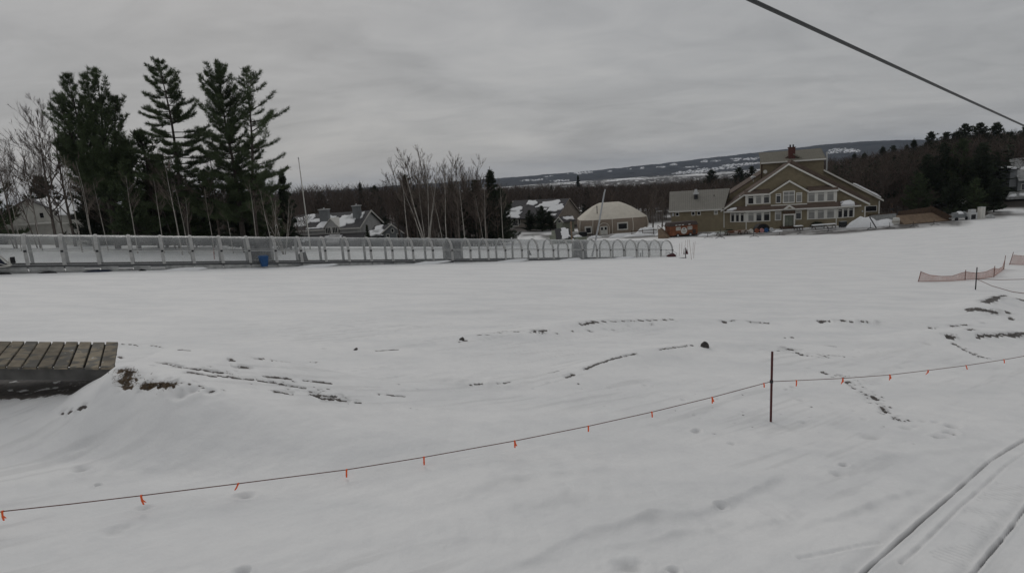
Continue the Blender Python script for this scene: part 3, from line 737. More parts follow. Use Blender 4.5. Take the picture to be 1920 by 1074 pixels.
def conifer_meshes(seed, h, z0, n_whorl, per, lenf, elevf, r_base, tuft=0.5, nt=8, droop=0.0, tip_up=0.25, lean=0.0, step=0.36, wid=0.09, forks=None, sidef=None, bare=0.3, jit=0.25, shrink=0.45):
    """a needle tree: trunk, whorls of limbs that carry flat sprays of needle tufts. Returns (trunk MB, blade vertices)"""
    rng = np.random.default_rng(seed)
    tr = MB(); P = []; D = []; L = []; W = []
    ph = rng.uniform(0, 6)
    def axis(z):
        return np.array([lean*z+0.12*math.sin(z*0.35+ph)*min(1, z/8), 0.12*math.cos(z*0.3+ph)*min(1, z/8), z])
    stems = forks or [(0.0, 0.0, 0.0, h)]
    for (sx, sy, zf, hh) in stems:
        def ax(z, sx=sx, sy=sy, zf=zf):
            a = axis(z); k = max(0, z-zf); k = k/(1+0.055*k)
            return a+np.array([sx*k, sy*k, 0])
        zs = np.linspace(0 if zf == 0 else zf-0.4, hh, 16)
        rb = r_base if zf == 0 else r_base*0.62
        tr.tube([ax(z) for z in zs], rb, 0.03, 7)
        for wi in range(n_whorl):
            f = (wi+rng.uniform(-jit, jit))/n_whorl; f = min(max(f, 0), 0.995)
            z = z0+(hh-z0)*f
            if zf and z < zf+0.5: continue
            pa = rng.uniform(0, 6.28)
            for b in range(per):
                a = pa+b*2*math.pi/per+rng.uniform(-0.5, 0.5)
                Lb = lenf(f)*rng.uniform(0.5, 1.2)
                if sidef: Lb *= sidef(a, f)
                if f > 0.86: Lb *= 1-0.62*(f-0.86)/0.14
                if Lb < 0.2: continue
                e = elevf(f)+rng.normal()*0.16
                if rng.random() < 0.10: continue
                hd = np.array([math.cos(a), math.sin(a), 0])
                m = max(3, int(Lb/0.5)+2); t = np.linspace(0, 1, m)
                base = ax(z)
                pts = base[None, :]+hd[None, :]*(Lb*t*math.cos(e))[:, None]
                pts[:, 2] += Lb*t*math.sin(e)-droop*Lb*t**1.5+tip_up*Lb*t**3
                tr.tube(pts, 0.018+0.013*Lb, 0.008, 4)
                ns = max(2, int(Lb*(1-bare)/step))
                for q in range(ns):
                    u = bare+(1-bare)*(q+rng.uniform(0.2, 0.9))/ns; u = min(u, 1.0)
                    c = np.array([np.interp(u, t, pts[:, k]) for k in range(3)])
                    dr = np.array([np.interp(min(u+0.05, 1), t, pts[:, k]) for k in range(3)])-np.array([np.interp(max(u-0.05, 0), t, pts[:, k]) for k in range(3)]); dr = dr/(np.linalg.norm(dr)+1e-9)
                    lat = np.array([-hd[1], hd[0], 0])
                    for s in (-1, 1, 0):
                        off = s*rng.uniform(0.15, 0.5)*Lb*0.32*(1.15-0.75*u)
                        o = c+lat*off+dr*abs(off)*0.6
                        k = nt if s == 0 else int(nt*0.85)
                        dd = unit(dr[None, :]*0.55+lat[None, :]*s*0.5+rng.normal(size=(k, 3))*0.5+np.array([0, 0, 0.42]))
                        P.append(o[None, :]+rng.normal(size=(k, 3))*0.10); D.append(dd)
                        L.append(rng.uniform(0.6, 1.15, k)*tuft*(1-shrink*f)); W.append(rng.uniform(0.7, 1.3, k)*wid)
    V = blades(np.concatenate(P), np.concatenate(D), np.concatenate(L), np.concatenate(W), rng)
    return tr, V

def make_conifer(name, label, cat, loc, yaw=0, group=None, needle='needle', bark='pine_bark', **kw):
    tr, V = conifer_meshes(**kw)
    t = thing(name, label, cat, loc, yaw, group)
    tr.build('trunk', bark, t, True)
    link('crown', blade_mesh('crown', V), needle, t)
    return t

def bare_meshes(seed, h, stems=1, spread=0.06, r=0.13, zb=0.3, nb=16, up=0.9, lb=0.28, tw=26, wid=0.028, lv=2, curve=0.02):
    """a leafless tree: tapered stems, limbs, and a haze of twigs"""
    rng = np.random.default_rng(seed)
    tr = MB(); cr = MB(); P = []; D = []; L = []; W = []
    def limb(p, d, ln, rad, lev):
        m = 4; pts = [p]; q = p; dd = d
        for k in range(m):
            dd = unit(dd+rng.normal(size=3)*0.08+np.array([0, 0, 0.07])); q = q+dd*ln/m; pts.append(q)
        cr.tube(pts, rad*0.8, max(0.005, rad*0.25), 4)
        if lev > 0:
            for k in range(3+int(rng.integers(0, 3))):
                u = rng.uniform(0.25, 0.95); i = int(u*m); a = pts[i]; b = pts[i+1]; o = a+(b-a)*(u*m-i)
                nd = unit(dd+rng.normal(size=3)*0.42+np.array([0, 0, 0.15])); limb(o, nd, ln*rng.uniform(0.4, 0.65), rad*0.5, lev-1)
        else:
            k = tw
            u = rng.uniform(0.15, 1.0, k); A = np.array(pts); idx = np.minimum((u*m).astype(int), m-1)
            o = A[idx]+(A[idx+1]-A[idx])*(u*m-idx)[:, None]
            P.append(o); D.append(unit(dd[None, :]+rng.normal(size=(k, 3))*0.5+np.array([0, 0, 0.25]))); L.append(rng.uniform(0.3, 0.9, k)*ln*0.6); W.append(np.full(k, wid))
    for s in range(stems):
        a = rng.uniform(0, 6.28); sp = spread*(rng.uniform(0.3, 1.2) if stems > 1 else 0.4)
        hh = h*(1 if s == 0 else rng.uniform(0.7, 0.98)); rr = r*(1 if s == 0 else rng.uniform(0.6, 0.9))
        n = 12; pts = []; q = np.array([math.cos(a), math.sin(a), 0])*0.25*(stems > 1); dd = unit(np.array([math.cos(a)*sp, math.sin(a)*sp, 1.0]))
        for k in range(n+1):
            pts.append(q); dd = unit(dd+rng.normal(size=3)*np.array([curve, curve, 0])); q = q+dd*hh/n
        tr.tube(pts, rr, 0.015, 6)
        for b in range(nb):
            u = zb+(0.98-zb)*(b+rng.uniform(0, 1))/nb; i = min(int(u*n), n-1); o = pts[i]+(pts[i+1]-pts[i])*(u*n-i)
            az = rng.uniform(0, 6.28); d = unit(np.array([math.cos(az), math.sin(az), up*rng.uniform(0.7, 1.5)]))
            limb(o, d, hh*lb*(1.15-0.85*u)*rng.uniform(0.6, 1.2), rr*(1-u)*0.55+0.012, lv-1)
    V = blades(np.concatenate(P), np.concatenate(D), np.concatenate(L), np.concatenate(W), rng)
    return tr, cr, V

def make_bare(name, label, cat, loc, yaw=0, group=None, bark='bark', twig='twig', limbmat=None, **kw):
    tr, cr, V = bare_meshes(**kw)
    t = thing(name, label, cat, loc, yaw, group)
    tr.build('trunk', bark, t, True)
    # limbs and twigs together are the crown
    a = np.array(cr.v); n = len(a); F = []
    for f in cr.f:
        if len(f) == 4: F += [(f[0], f[1], f[2]), (f[0], f[2], f[3])]
        elif len(f) == 3: F.append(f)
    F = np.concatenate([np.array(F), n+np.arange(len(V)).reshape(-1, 3)])
    link('crown', np_mesh('crown', np.concatenate([a, V]), F), twig, t)
    return t

def tree_at(px, ytop, D, ybase=None):
    """ground point below a pixel column at distance D, and the height that reaches ytop"""
    p = at(px, ytop, D); g = gz(p[0], p[1])
    return (float(p[0]), float(p[1]), g), float(p[2]-g)

PT = [(165, 130, 86), (297, 97, 84), (408, 112, 82), (460, 120, 78)]
def big_pines():
    p, h = tree_at(158, 128, 86)
    make_conifer('pine_tree', 'broad many-stemmed white pine with dense rounded crown, leftmost of the tall pines', 'pine tree', p, 20, 'tall white pines behind the tunnel',
        seed=4, h=h, z0=7.0, n_whorl=19, per=4, lenf=lambda f: 3.5*min(1, 0.65+1.1*f)*(1-f)**0.5+0.6, elevf=lambda f: 0.45+0.45*f, shrink=0.15, r_base=0.42, tuft=0.66, nt=16, tip_up=0.26, wid=0.062, step=0.32, lean=0, bare=0.32,
        forks=[(-0.02, 0, 0, h*0.97), (-0.26, 0.05, 5.5, h*0.98), (0.14, -0.05, 5.5, h), (0.34, 0.1, 6.5, h*0.86), (-0.46, -0.05, 7.0, h*0.86), (0.62, 0.05, 7.0, h*0.60), (-0.78, 0.1, 7.0, h*0.62), (0.9, 0.1, 7.5, h*0.5)])
    p, h = tree_at(299, 108, 84)
    make_conifer('pine_tree', 'tallest white pine with thin layered flat limbs and open gaps', 'pine tree', p, 0, 'tall white pines behind the tunnel',
        seed=12, h=h, z0=6.0, n_whorl=23, per=5, lenf=lambda f: (4.7*min(1, 0.62+1.1*f)*(1-f)**0.62+1.05), elevf=lambda f: -0.04+0.55*f**2, shrink=0.15, r_base=0.36, tuft=0.52, nt=21, droop=0.14, tip_up=0.26, wid=0.058, step=0.24, lean=0.0, bare=0.28, jit=0.12)
    p, h = tree_at(408, 120, 82)
    make_conifer('pine_tree', 'dense dark conical white pine with ragged sides between two thinner pines', 'pine tree', p, 0, 'tall white pines behind the tunnel',
        seed=23, h=h, z0=4.5, n_whorl=30, per=5, lenf=lambda f: 4.6*(1-f)**0.65+1.1, elevf=lambda f: 0.0+0.8*f**1.5, shrink=0.15, r_base=0.38, tuft=0.58, nt=20, droop=0.06, tip_up=0.28, wid=0.062, step=0.30, lean=0.0, bare=0.15)
    p, h = tree_at(432, 127, 80)
    make_conifer('pine_tree', 'lopsided white pine with long bare-stemmed limbs reaching right only', 'pine tree', p, 0, 'tall white pines behind the tunnel',
        seed=35, h=h, z0=7, n_whorl=25, per=4, lenf=lambda f: (4.9*(1-f)**0.42*min(1, 0.75+0.6*f)+0.6)*(1 if f < 0.9 else 0.7), elevf=lambda f: 0.03+0.75*f**1.5, shrink=0.15, r_base=0.30, tuft=0.54, nt=17, droop=0.06, tip_up=0.22, wid=0.052, step=0.30, lean=0.085, bare=0.30, jit=0.15,
        sidef=lambda a, f: 1.05 if math.cos(a) > 0.35 else (0.42+0.3*f if math.cos(a) > -0.4 else 0.22+0.3*f))
big_pines()

def small_trees():
    spr = dict(n_whorl=26, per=6, lenf=lambda f: 2.6*(1-f)**0.95+0.08, elevf=lambda f: -0.12+0.6*f, r_base=0.2, tuft=0.55, nt=11, droop=0.05, tip_up=0.14, wid=0.115, step=0.38, bare=0.1)
    A = make_conifer('spruce_tree', 'small dark spruce with spiky top right of the lopsided pine', 'spruce', (0, 0, 0), 0, 'dark spruces among the bare woods', needle='needle_dark', seed=51, h=12, z0=0.8, **spr)
    s2 = dict(spr); s2.update(n_whorl=22, lenf=lambda f: 3.2*(1-f)**0.7+0.2, nt=10, tuft=0.62, elevf=lambda f: 0.0+0.6*f, tip_up=0.3)
    B = make_conifer('hemlock_tree', 'bushy dark hemlock with a rounded top', 'hemlock', (0, 0, 0), 0, 'dark spruces among the bare woods', needle='needle_dark', seed=57, h=12, z0=0.8, **s2)
    s3 = dict(spr); s3.update(n_whorl=20, per=5, lenf=lambda f: 3.0*(1-f)**0.7+0.3, nt=9, tuft=0.6, bare=0.2, elevf=lambda f: 0.05+0.7*f, tip_up=0.3)
    C = make_conifer('young_pine', 'young white pine with loose green boughs', 'pine tree', (0, 0, 0), 0, 'young green pines among the bare woods', needle='needle', seed=61, h=12, z0=2.0, **s3)
    used = {A: False, B: False, C: False}
    def put(t, px, ytop, D, label, wide=1.0, group=None):
        p, h = tree_at(px, ytop, D); k = h/12.0; w = k*wide
        if not used[t]:
            used[t] = True; t.location = p; t.rotation_euler[2] = random.uniform(0, 6); t.scale = (w, w, k); t['label'] = label
            if group: t['group'] = group
            return t
        return dup(t, p, random.uniform(0, 360), (w, w, k), label, group)
    g1 = 'dark evergreens behind the tunnel'
    put(A, 525, 312, 92, 'small dark spruce with spiky top right of the lopsided pine', 0.8, g1)
    put(B, 158, 300, 100, 'dark brown-green hemlock below the broad many-stemmed pine', 1.1, g1)
    put(C, 262, 246, 92, 'loose green young pine between the broad pine and tallest pine', 1.25, g1)
    put(C, 232, 300, 84, 'low green young pine leaning against the broad pine trunk', 1.15, g1)
    put(B, 285, 300, 96, 'dark bushy hemlock at the foot of the tallest pine', 1.2, g1)
    put(C, 335, 328, 90, 'short green pine in front of the tallest pine trunk', 1.2, g1)
    put(B, 378, 318, 98, 'dark hemlock filling the gap between tallest and conical pines', 1.2, g1)
    put(B, 440, 335, 90, 'dark hemlock below the dense conical pine', 1.3, g1)
    put(C, 488, 340, 88, 'short green pine under the lopsided pine limbs', 1.1, g1)
    put(A, 530, 372, 100, 'low spiky spruce just left of the flagpole', 0.9, g1)
    put(B, -62, 315, 104, 'dark hemlock cut by the left edge of the frame', 1.2, g1)
    put(C, -58, 250, 88, 'tall pine whose limb tips enter at the left edge', 0.9, g1)
    put(B, 75, 330, 134, 'dark hemlock behind the pale house roof', 1.2, g1)
    put(B, 190, 345, 108, 'dark hemlock right of the pale house', 1.3, g1)
    g2 = 'evergreens around the grey chalet and birches'
    put(A, 917, 312, 128, 'tall pointed spruce at the right end of the birch clump', 1.15, g2)
    put(B, 890, 338, 126, 'round-topped hemlock beside the tall pointed spruce', 1.1, g2)
    put(B, 760, 328, 136, 'dark hemlock top behind the pale multi-stem birch', 0.8, g2)
    put(B, 935, 352, 132, 'low dark hemlock right of the tall pointed spruce', 1.1, g2)
    put(A, 674, 338, 230, 'narrow pointed spruce on the ridge above the chalet chimney', 0.7, g2)
    put(B, 600, 362, 240, 'dark hemlock on the wooded ridge above the chalet', 1.3, g2)
    put(B, 700, 348, 240, 'hemlock rising behind the chalet gable', 1.0, g2)
    put(B, 845, 345, 140, 'dark hemlock inside the birch clump', 1.0, g2)
    g3 = 'evergreens on the brown slope behind the dome tent'
    put(B, 1100, 352, 240, 'green hemlock left above the dome tent roof', 0.9, g3)
    put(A, 1083, 326, 520, 'dark spire on the far wood edge above the dome tent', 0.8, g3)
    put(A, 1033, 345, 420, 'dark spire above the beige house roof', 0.7, g3)
    put(A, 1268, 345, 330, 'narrow spruce above the left wing roof of the lodge', 0.8, g3)
    put(B, 1335, 318, 300, 'round dark hemlock left of the lodge tower', 1.5, g3)
    put(B, 1385, 314, 260, 'dark hemlock crowding the left edge of the lodge tower', 1.4, g3)
    put(B, 1410, 312, 240, 'dark hemlock touching the tower corner of the lodge', 1.3, g3)
    put(B, 1360, 335, 280, 'low hemlock mass above the seam-roofed wing', 1.6, g3)
    put(B, 1305, 352, 300, 'low wide hemlock behind the roof vent', 1.6, g3)
    g4 = 'evergreens on the right hillside'
    tops = [(1602, 285, 300, 'A', 1.0), (1622, 284, 290, 'A', 1.2), (1655, 272, 280, 'A', 1.1), (1675, 273, 300, 'B', 1.0), (1700, 268, 270, 'A', 0.9), (1715, 258, 260, 'A', 1.0), (1748, 247, 240, 'B', 0.8), (1738, 262, 250, 'A', 1.0),
            (1775, 248, 225, 'B', 1.0), (1793, 243, 215, 'A', 1.1), (1813, 232, 200, 'B', 0.9), (1835, 231, 190, 'B', 1.0), (1868, 230, 185, 'B', 0.9), (1895, 243, 190, 'A', 1.0), (1925, 236, 180, 'B', 1.0)]
    desc = ['first spire of the skyline right of the lodge roof', 'low spire beside the white far field', 'pointed spruce above the brown slope right of the lodge', 'round hemlock following the pointed spruce on the skyline', 'small spire halfway up the right skyline',
            'lone jagged spruce standing above the brown skyline', 'round-headed tree where the skyline steps upward', 'spruce just below the round-headed step in the skyline', 'dark full hemlock under the steep skyline', 'double spire on the steep part of the skyline',
            'highest rounded evergreen left of the cable end', 'broad evergreen beside the highest rounded one', 'round evergreen below the cable end', 'evergreen behind the shingled condo roof', 'evergreen cut by the right edge under the cable']
    for (px, y, D, k, w), d in zip(tops, desc):
        put(A if k == 'A' else B, px, y, D, d, w*(1.45 if px > 1740 else 1.15), g4)
    low = [(1740, 290, 142, 1.6, 'big dark hemlock with drooping boughs behind the tan ramp'), (1768, 268, 146, 1.4, 'tallest black-green hemlock of the near right clump'), (1805, 262, 144, 1.5, 'dense dark hemlock above the white cabinet'),
           (1845, 268, 138, 1.4, 'dense dark hemlock left of the condo'), (1868, 285, 146, 1.2, 'dark hemlock brushing the condo wall'), (1725, 325, 132, 1.6, 'lower hemlock at the left of the near right clump'), (1790, 330, 124, 1.5, 'low dark boughs behind the grey equipment'),
           (1830, 335, 122, 1.5, 'low dark hemlock right of the white cabinet'), (1905, 300, 165, 1.3, 'dark hemlock standing behind the condo'), (1868, 335, 124, 1.4, 'low dark hemlock under the condo balcony')]
    for i, (px, y, D, w, d) in enumerate(low): put(C if i in (2, 5, 7) else B, px, y, D, d, w*(0.8 if i < 5 else 0.85), 'near evergreen clump right of the lodge')
small_trees()

def bare_trees():
    g = 'leafless trees behind the tunnel'
    b1 = make_bare('birch_tree', '', 'birch', (0, 0, 0), 0, g, 'birch', 'twig_pale', seed=71, h=12, stems=1, r=0.12, zb=0.45, nb=12, lb=0.30, tw=22, wid=0.016, lv=2, curve=0.035)
    b2 = make_bare('birch_tree', '', 'birch', (0, 0, 0), 0, g, 'birch', 'twig_pale', seed=72, h=12, stems=2, spread=0.12, r=0.11, zb=0.42, nb=12, lb=0.28, tw=22, wid=0.016, lv=2, curve=0.04)
    b3 = make_bare('birch_clump', '', 'birch', (0, 0, 0), 0, g, 'birch', 'twig_pale', seed=73, h=12, stems=6, spread=0.30, r=0.11, zb=0.35, nb=10, lb=0.26, tw=20, wid=0.016, lv=2, curve=0.03)
    m1 = make_bare('bare_maple', '', 'tree', (0, 0, 0), 0, g, 'bark', 'twig', seed=81, h=12, stems=1, r=0.17, zb=0.22, nb=18, up=0.8, lb=0.42, tw=22, wid=0.016, lv=3)
    m2 = make_bare('bare_maple', '', 'tree', (0, 0, 0), 0, g, 'bark', 'twig', seed=83, h=12, stems=2, spread=0.2, r=0.15, zb=0.25, nb=13, up=1.0, lb=0.40, tw=20, wid=0.016, lv=3)
    m3 = make_bare('bare_aspen', '', 'tree', (0, 0, 0), 0, g, 'bark', 'twig_pale', seed=87, h=12, stems=4, spread=0.22, r=0.10, zb=0.30, nb=12, up=1.5, lb=0.34, tw=22, wid=0.016, lv=2)
    T = dict(b1=b1, b2=b2, b3=b3, m1=m1, m2=m2, m3=m3); used = set()
    L = [('m1', 58, 222, 90, 0.8, 'leafless maple with a fan of fine twigs left of the broad pine'),
         ('m2', 28, 250, 88, 0.62, 'twin-stem bare maple in front of the pale house, near the left edge'),
         ('m1', 90, 205, 96, 0.8, 'tall thin bare maple touching the broad pine on its left'),
         ('m2', -14, 262, 86, 0.7, 'bare maple half cut by the left edge'),
         ('b1', 12, 340, 80, 0.6, 'leaning white birch in front of the pale house, nearest the left edge'),
         ('b1', 50, 330, 80, 0.7, 'slim white birch crossing the pale house gable'),
         ('b1', 118, 290, 78, 0.7, 'white birch with leaning trunk right of the pale house'),
         ('b2', 145, 300, 80, 0.8, 'forked white birch right of the leaning one'),
         ('m1', 88, 290, 84, 0.6, 'dark-trunked bare tree before the pale house'),
         ('b1', 178, 340, 80, 0.7, 'thin birch below the broad pine stems'),
         ('b1', 232, 330, 76, 0.7, 'straight white birch right of the broad pine trunk'),
         ('b1', 284, 335, 78, 0.7, 'white birch left of the tallest pine trunk'),
         ('b1', 312, 300, 74, 0.7, 'long pale birch stem crossing before the tallest pine'),
         ('b2', 335, 345, 76, 0.7, 'short forked birch just right of the tallest pine'),
         ('m1', 385, 275, 84, 0.9, 'bare grey tree between the tallest and conical pines'),
         ('m2', 300, 275, 88, 0.8, 'bare grey tree behind the tallest pine trunk'),
         ('b1', 383, 352, 76, 0.6, 'thin white sapling below the conical pine'),
         ('b1', 465, 345, 74, 0.7, 'white birch at the foot of the lopsided pine'),
         ('b2', 497, 352, 74, 0.8, 'forked pale birch right of the lopsided pine trunk'),
         ('b3', 517, 362, 78, 0.9, 'clump of pale saplings below the small spiky spruce'),
         ('b1', 420, 360, 80, 0.7, 'thin pale stem before the dense conical pine'),
         ('m2', 440, 350, 95, 1.0, 'brown bare tree under the pines'),
         ('m1', 350, 350, 98, 1.0, 'brown bare tree behind the green pine'),
         ('m1', 205, 350, 96, 1.0, 'brown bare tree below the broad crown'),
         ('b3', 782, 273, 118, 0.85, 'tall pale many-stemmed birch spreading like a fan'),
         ('m3', 806, 278, 122, 0.9, 'tall brown-grey aspen clump right of the birch fan'),
         ('m3', 760, 300, 130, 0.8, 'bare aspen stems behind the birch fan'),
         ('m3', 845, 300, 124, 0.9, 'bushy aspen clump in the middle of the thicket'),
         ('m3', 875, 305, 128, 0.9, 'brown aspen clump left of the pointed spruce'),
         ('b2', 822, 320, 112, 0.8, 'two pale stems in front of the thicket'),
         ('b1', 862, 330, 112, 0.7, 'straight pale trunk right of the two pale stems'),
         ('b1', 935, 340, 104, 0.6, 'single white birch at the right end of the thicket'),
         ('m2', 740, 325, 128, 0.9, 'bare tree at the left end of the thicket'),
         ('m1', 905, 335, 118, 0.9, 'bare brown tree before the pointed spruce'),
         ('m1', 800, 330, 140, 1.0, 'brown bare tree deep in the thicket'),
         ('m2', 835, 335, 146, 1.1, 'brown spreading bare tree at the back of the thicket'),
         ('m1', 892, 338, 144, 1.0, 'brown bare tree behind the round-topped hemlock'),
         ('m3', 790, 284, 126, 0.9, 'tall bare aspen clump just right of the birch fan crown'),
         ('m3', 828, 292, 130, 0.9, 'bare aspen clump between the brown-grey one and the bushy one'),
         ('m3', 862, 298, 132, 0.9, 'bare aspen clump right of the bushy aspen in mid thicket'),
         ('m1', 770, 306, 124, 0.9, 'fine-twigged bare tree low before the birch fan'),
         ('m1', 850, 312, 116, 0.9, 'fine-twigged bare tree at the front of mid thicket'),
         ('m2', 885, 318, 122, 0.9, 'twin-stem bare tree left of the round-topped hemlock'),
         ('b1', 752, 318, 114, 0.7, 'single pale birch stem at the left front of the thicket'),
         ('b2', 900, 342, 110, 0.7, 'short forked pale birch before the pointed spruce'),
         ('m3', 1222, 352, 146, 0.9, 'pale bare tree with ascending limbs right of the dome tent'),
         ('m3', 1240, 358, 150, 0.8, 'bare tree between the dome tent and the lodge wing'),
         ('m2', 605, 360, 200, 0.9, 'pale bare trunks behind the chalet roof'),
         ('b2', 590, 378, 190, 0.8, 'short pale birch left of the middle chimney'),
         ('m1', 1700, 350, 150, 0.9, 'pale leaning trunk in the brush right of the lodge'),
         ]
    for k, px, y, D, w, d in L:
        p, h = tree_at(px, y, D); s = h/12.0
        t = T[k]; sc = (s*w*1.05, s*w*1.05, s)
        if k not in used:
            used.add(k); t.location = p; t.scale = sc; t.rotation_euler[2] = random.uniform(0, 6); t['label'] = d
        else: dup(t, p, random.uniform(0, 360), sc, d)
    for t in T.values():
        assert t['label'], t.name
bare_trees()

def woods(name, zones, m_bare, seed, conifer=False, wid=0.10):
    """a far-off leafless wood: thousands of stems and twig sprays, one mass.   zones: (n, pxA, pxB, Da, Db, [(px, ytop)...], hmin, hmax)"""
    rng = np.random.default_rng(seed); VV = []
    for (n, pa, pb, Da, Db, prof, hmin, hmax) in zones:
        px = rng.uniform(pa, pb, n); D = Da*(Db/Da)**rng.uniform(0, 1, n)
        yt = np.interp(px, [q[0] for q in prof], [q[1] for q in prof])+np.abs(rng.normal(size=n))*5
        P = np.array([at(a, b, d) for a, b, d in zip(px, yt, D)])
        gr = G(P[:, 0], P[:, 1]); h = np.clip(P[:, 2]-gr, 0, None)
        ok0 = ~(((px > -30) & (px < 135) & (D < 128)) | ((px > 930) & (px < 1110) & (D < 208))); h = np.where(ok0, h, 0)
        h = np.where(h > hmax, rng.uniform(0.75, 1, n)*hmax, h)*rng.uniform(0.82, 1.02, n)
        ok = h > hmin
        P = P[ok]; gr = gr[ok]; h = h[ok]; D = D[ok]; n = len(h)
        base = np.stack([P[:, 0], P[:, 1], gr-0.2], 1)
        ws = np.clip(D/170.0, 0.7, 3.0)
        if not conifer:
            VV.append(blades(base, unit(np.array([0, 0, 1.0])[None, :]+rng.normal(size=(n, 3))*0.04), h*0.97, 0.20*ws, rng))
            k = 46
            u = rng.uniform(0.22, 0.88, (n, k)); az = rng.uniform(0, 6.283, (n, k)); up = rng.uniform(0.5, 2.0, (n, k))
            o = base[:, None, :]+np.stack([np.zeros((n, k)), np.zeros((n, k)), u*h[:, None]], -1)
            d = unit(np.stack([np.cos(az), np.sin(az), up], -1)); ln = h[:, None]*rng.uniform(0.18, 0.42, (n, k))*(1.25-u)
            o = o+d*ln[..., None]*rng.uniform(0, 0.5, (n, k))[..., None]+rng.normal(size=(n, k, 3))*h[:, None, None]*0.02
            VV.append(blades(o.reshape(-1, 3), d.reshape(-1, 3), ln.ravel(), np.repeat(wid*ws, k)*rng.uniform(0.6, 1.4, n*k), rng))
        else:
            k = 90
            u = rng.uniform(0.06, 0.97, (n, k)); az = rng.uniform(0, 6.283, (n, k))
            o = base[:, None, :]+np.stack([np.zeros((n, k)), np.zeros((n, k)), u*h[:, None]], -1)
            wr = rng.uniform(0.18, 0.30, n)[:, None]
            d = unit(np.stack([np.cos(az), np.sin(az), rng.uniform(-0.35, 0.45, (n, k))], -1)); ln = h[:, None]*wr*((1-u)**0.8+0.05)*rng.uniform(0.7, 1.2, (n, k))
            VV.append(blades(o.reshape(-1, 3), d.reshape(-1, 3), ln.ravel(), np.repeat(0.5*ws, k)*rng.uniform(0.6, 1.6, n*k), rng))
    o = link(name, blade_mesh(name, np.concatenate(VV)), m_bare); tag(o, kind='stuff')
woods('bare_woods', [
    (420, -250, 570, 104, 200, [(-250, 330), (0, 330), (120, 322), (300, 326), (420, 335), (560, 352)], 3, 20),
    (260, -250, 570, 200, 330, [(-250, 345), (560, 345)], 3, 20),
    (650, 500, 960, 180, 420, [(500, 342), (620, 339), (700, 339), (740, 338), (800, 343), (960, 350)], 3, 30),
    (170, 738, 950, 118, 165, [(738, 345), (780, 335), (900, 338), (950, 365)], 3, 14),
    (1700, 930, 1480, 160, 720, [(930, 342), (1000, 342), (1100, 342), (1200, 340), (1300, 332), (1420, 322), (1480, 322)], 3, 21),
    (1500, 1500, 2050, 142, 420, [(1500, 292), (1560, 290), (1650, 278), (1720, 266), (1760, 254), (1800, 246), (1850, 240), (1920, 240), (2050, 240)], 4, 25),
    (260, 1620, 1760, 136, 165, [(1620, 385), (1700, 352), (1760, 345)], 2, 9),
], 'twig', 301)
woods('evergreen_woods', [
    (70, -250, 560, 110, 240, [(-250, 345), (560, 360)], 3, 15),
    (40, 540, 950, 200, 400, [(540, 352), (950, 352)], 3, 14),
    (60, 930, 1480, 230, 720, [(930, 346), (1200, 346), (1480, 326)], 3, 13),
    (90, 1300, 1450, 240, 420, [(1300, 340), (1350, 330), (1450, 322)], 3, 13),
    (190, 1560, 1730, 160, 420, [(1560, 300), (1650, 282), (1730, 275)], 4, 16),
    (230, 1720, 2050, 140, 300, [(1720, 275), (1760, 258), (1800, 248), (1850, 244), (2050, 244)], 4, 24),
], 'needle_dark', 311, True)
# ------------------------------------------------------------------ conveyor tunnel
def obox(mb, o, d, s0, s1, n0, n1, z0, z1):
    """box in a rotated plan frame: s along d, n to the right of d"""
    n = (d[1], -d[0]); P = lambda s, q, z: (o[0]+d[0]*s+n[0]*q, o[1]+d[1]*s+n[1]*q, z)
    mb.prism([P(s0, n0, z0), P(s1, n0, z0), P(s1, n1, z0), P(s0, n1, z0)], [P(s0, n0, z1), P(s1, n0, z1), P(s1, n1, z1), P(s0, n1, z1)])

TW, TH, TS = 2.15, 2.42, 1.15
def arch_pts(n=14):
    pts = [(0, 0), (0.0, 0.4), (0.0, 0.8)]
    for k in range(n+1):
        a = math.pi*(1-k/n); pts.append((TW/2+TW/2*math.cos(a), TS+(TH-TS)*math.sin(a)))
    pts += [(TW, 0.8), (TW, 0.4), (TW, 0)]
    return pts

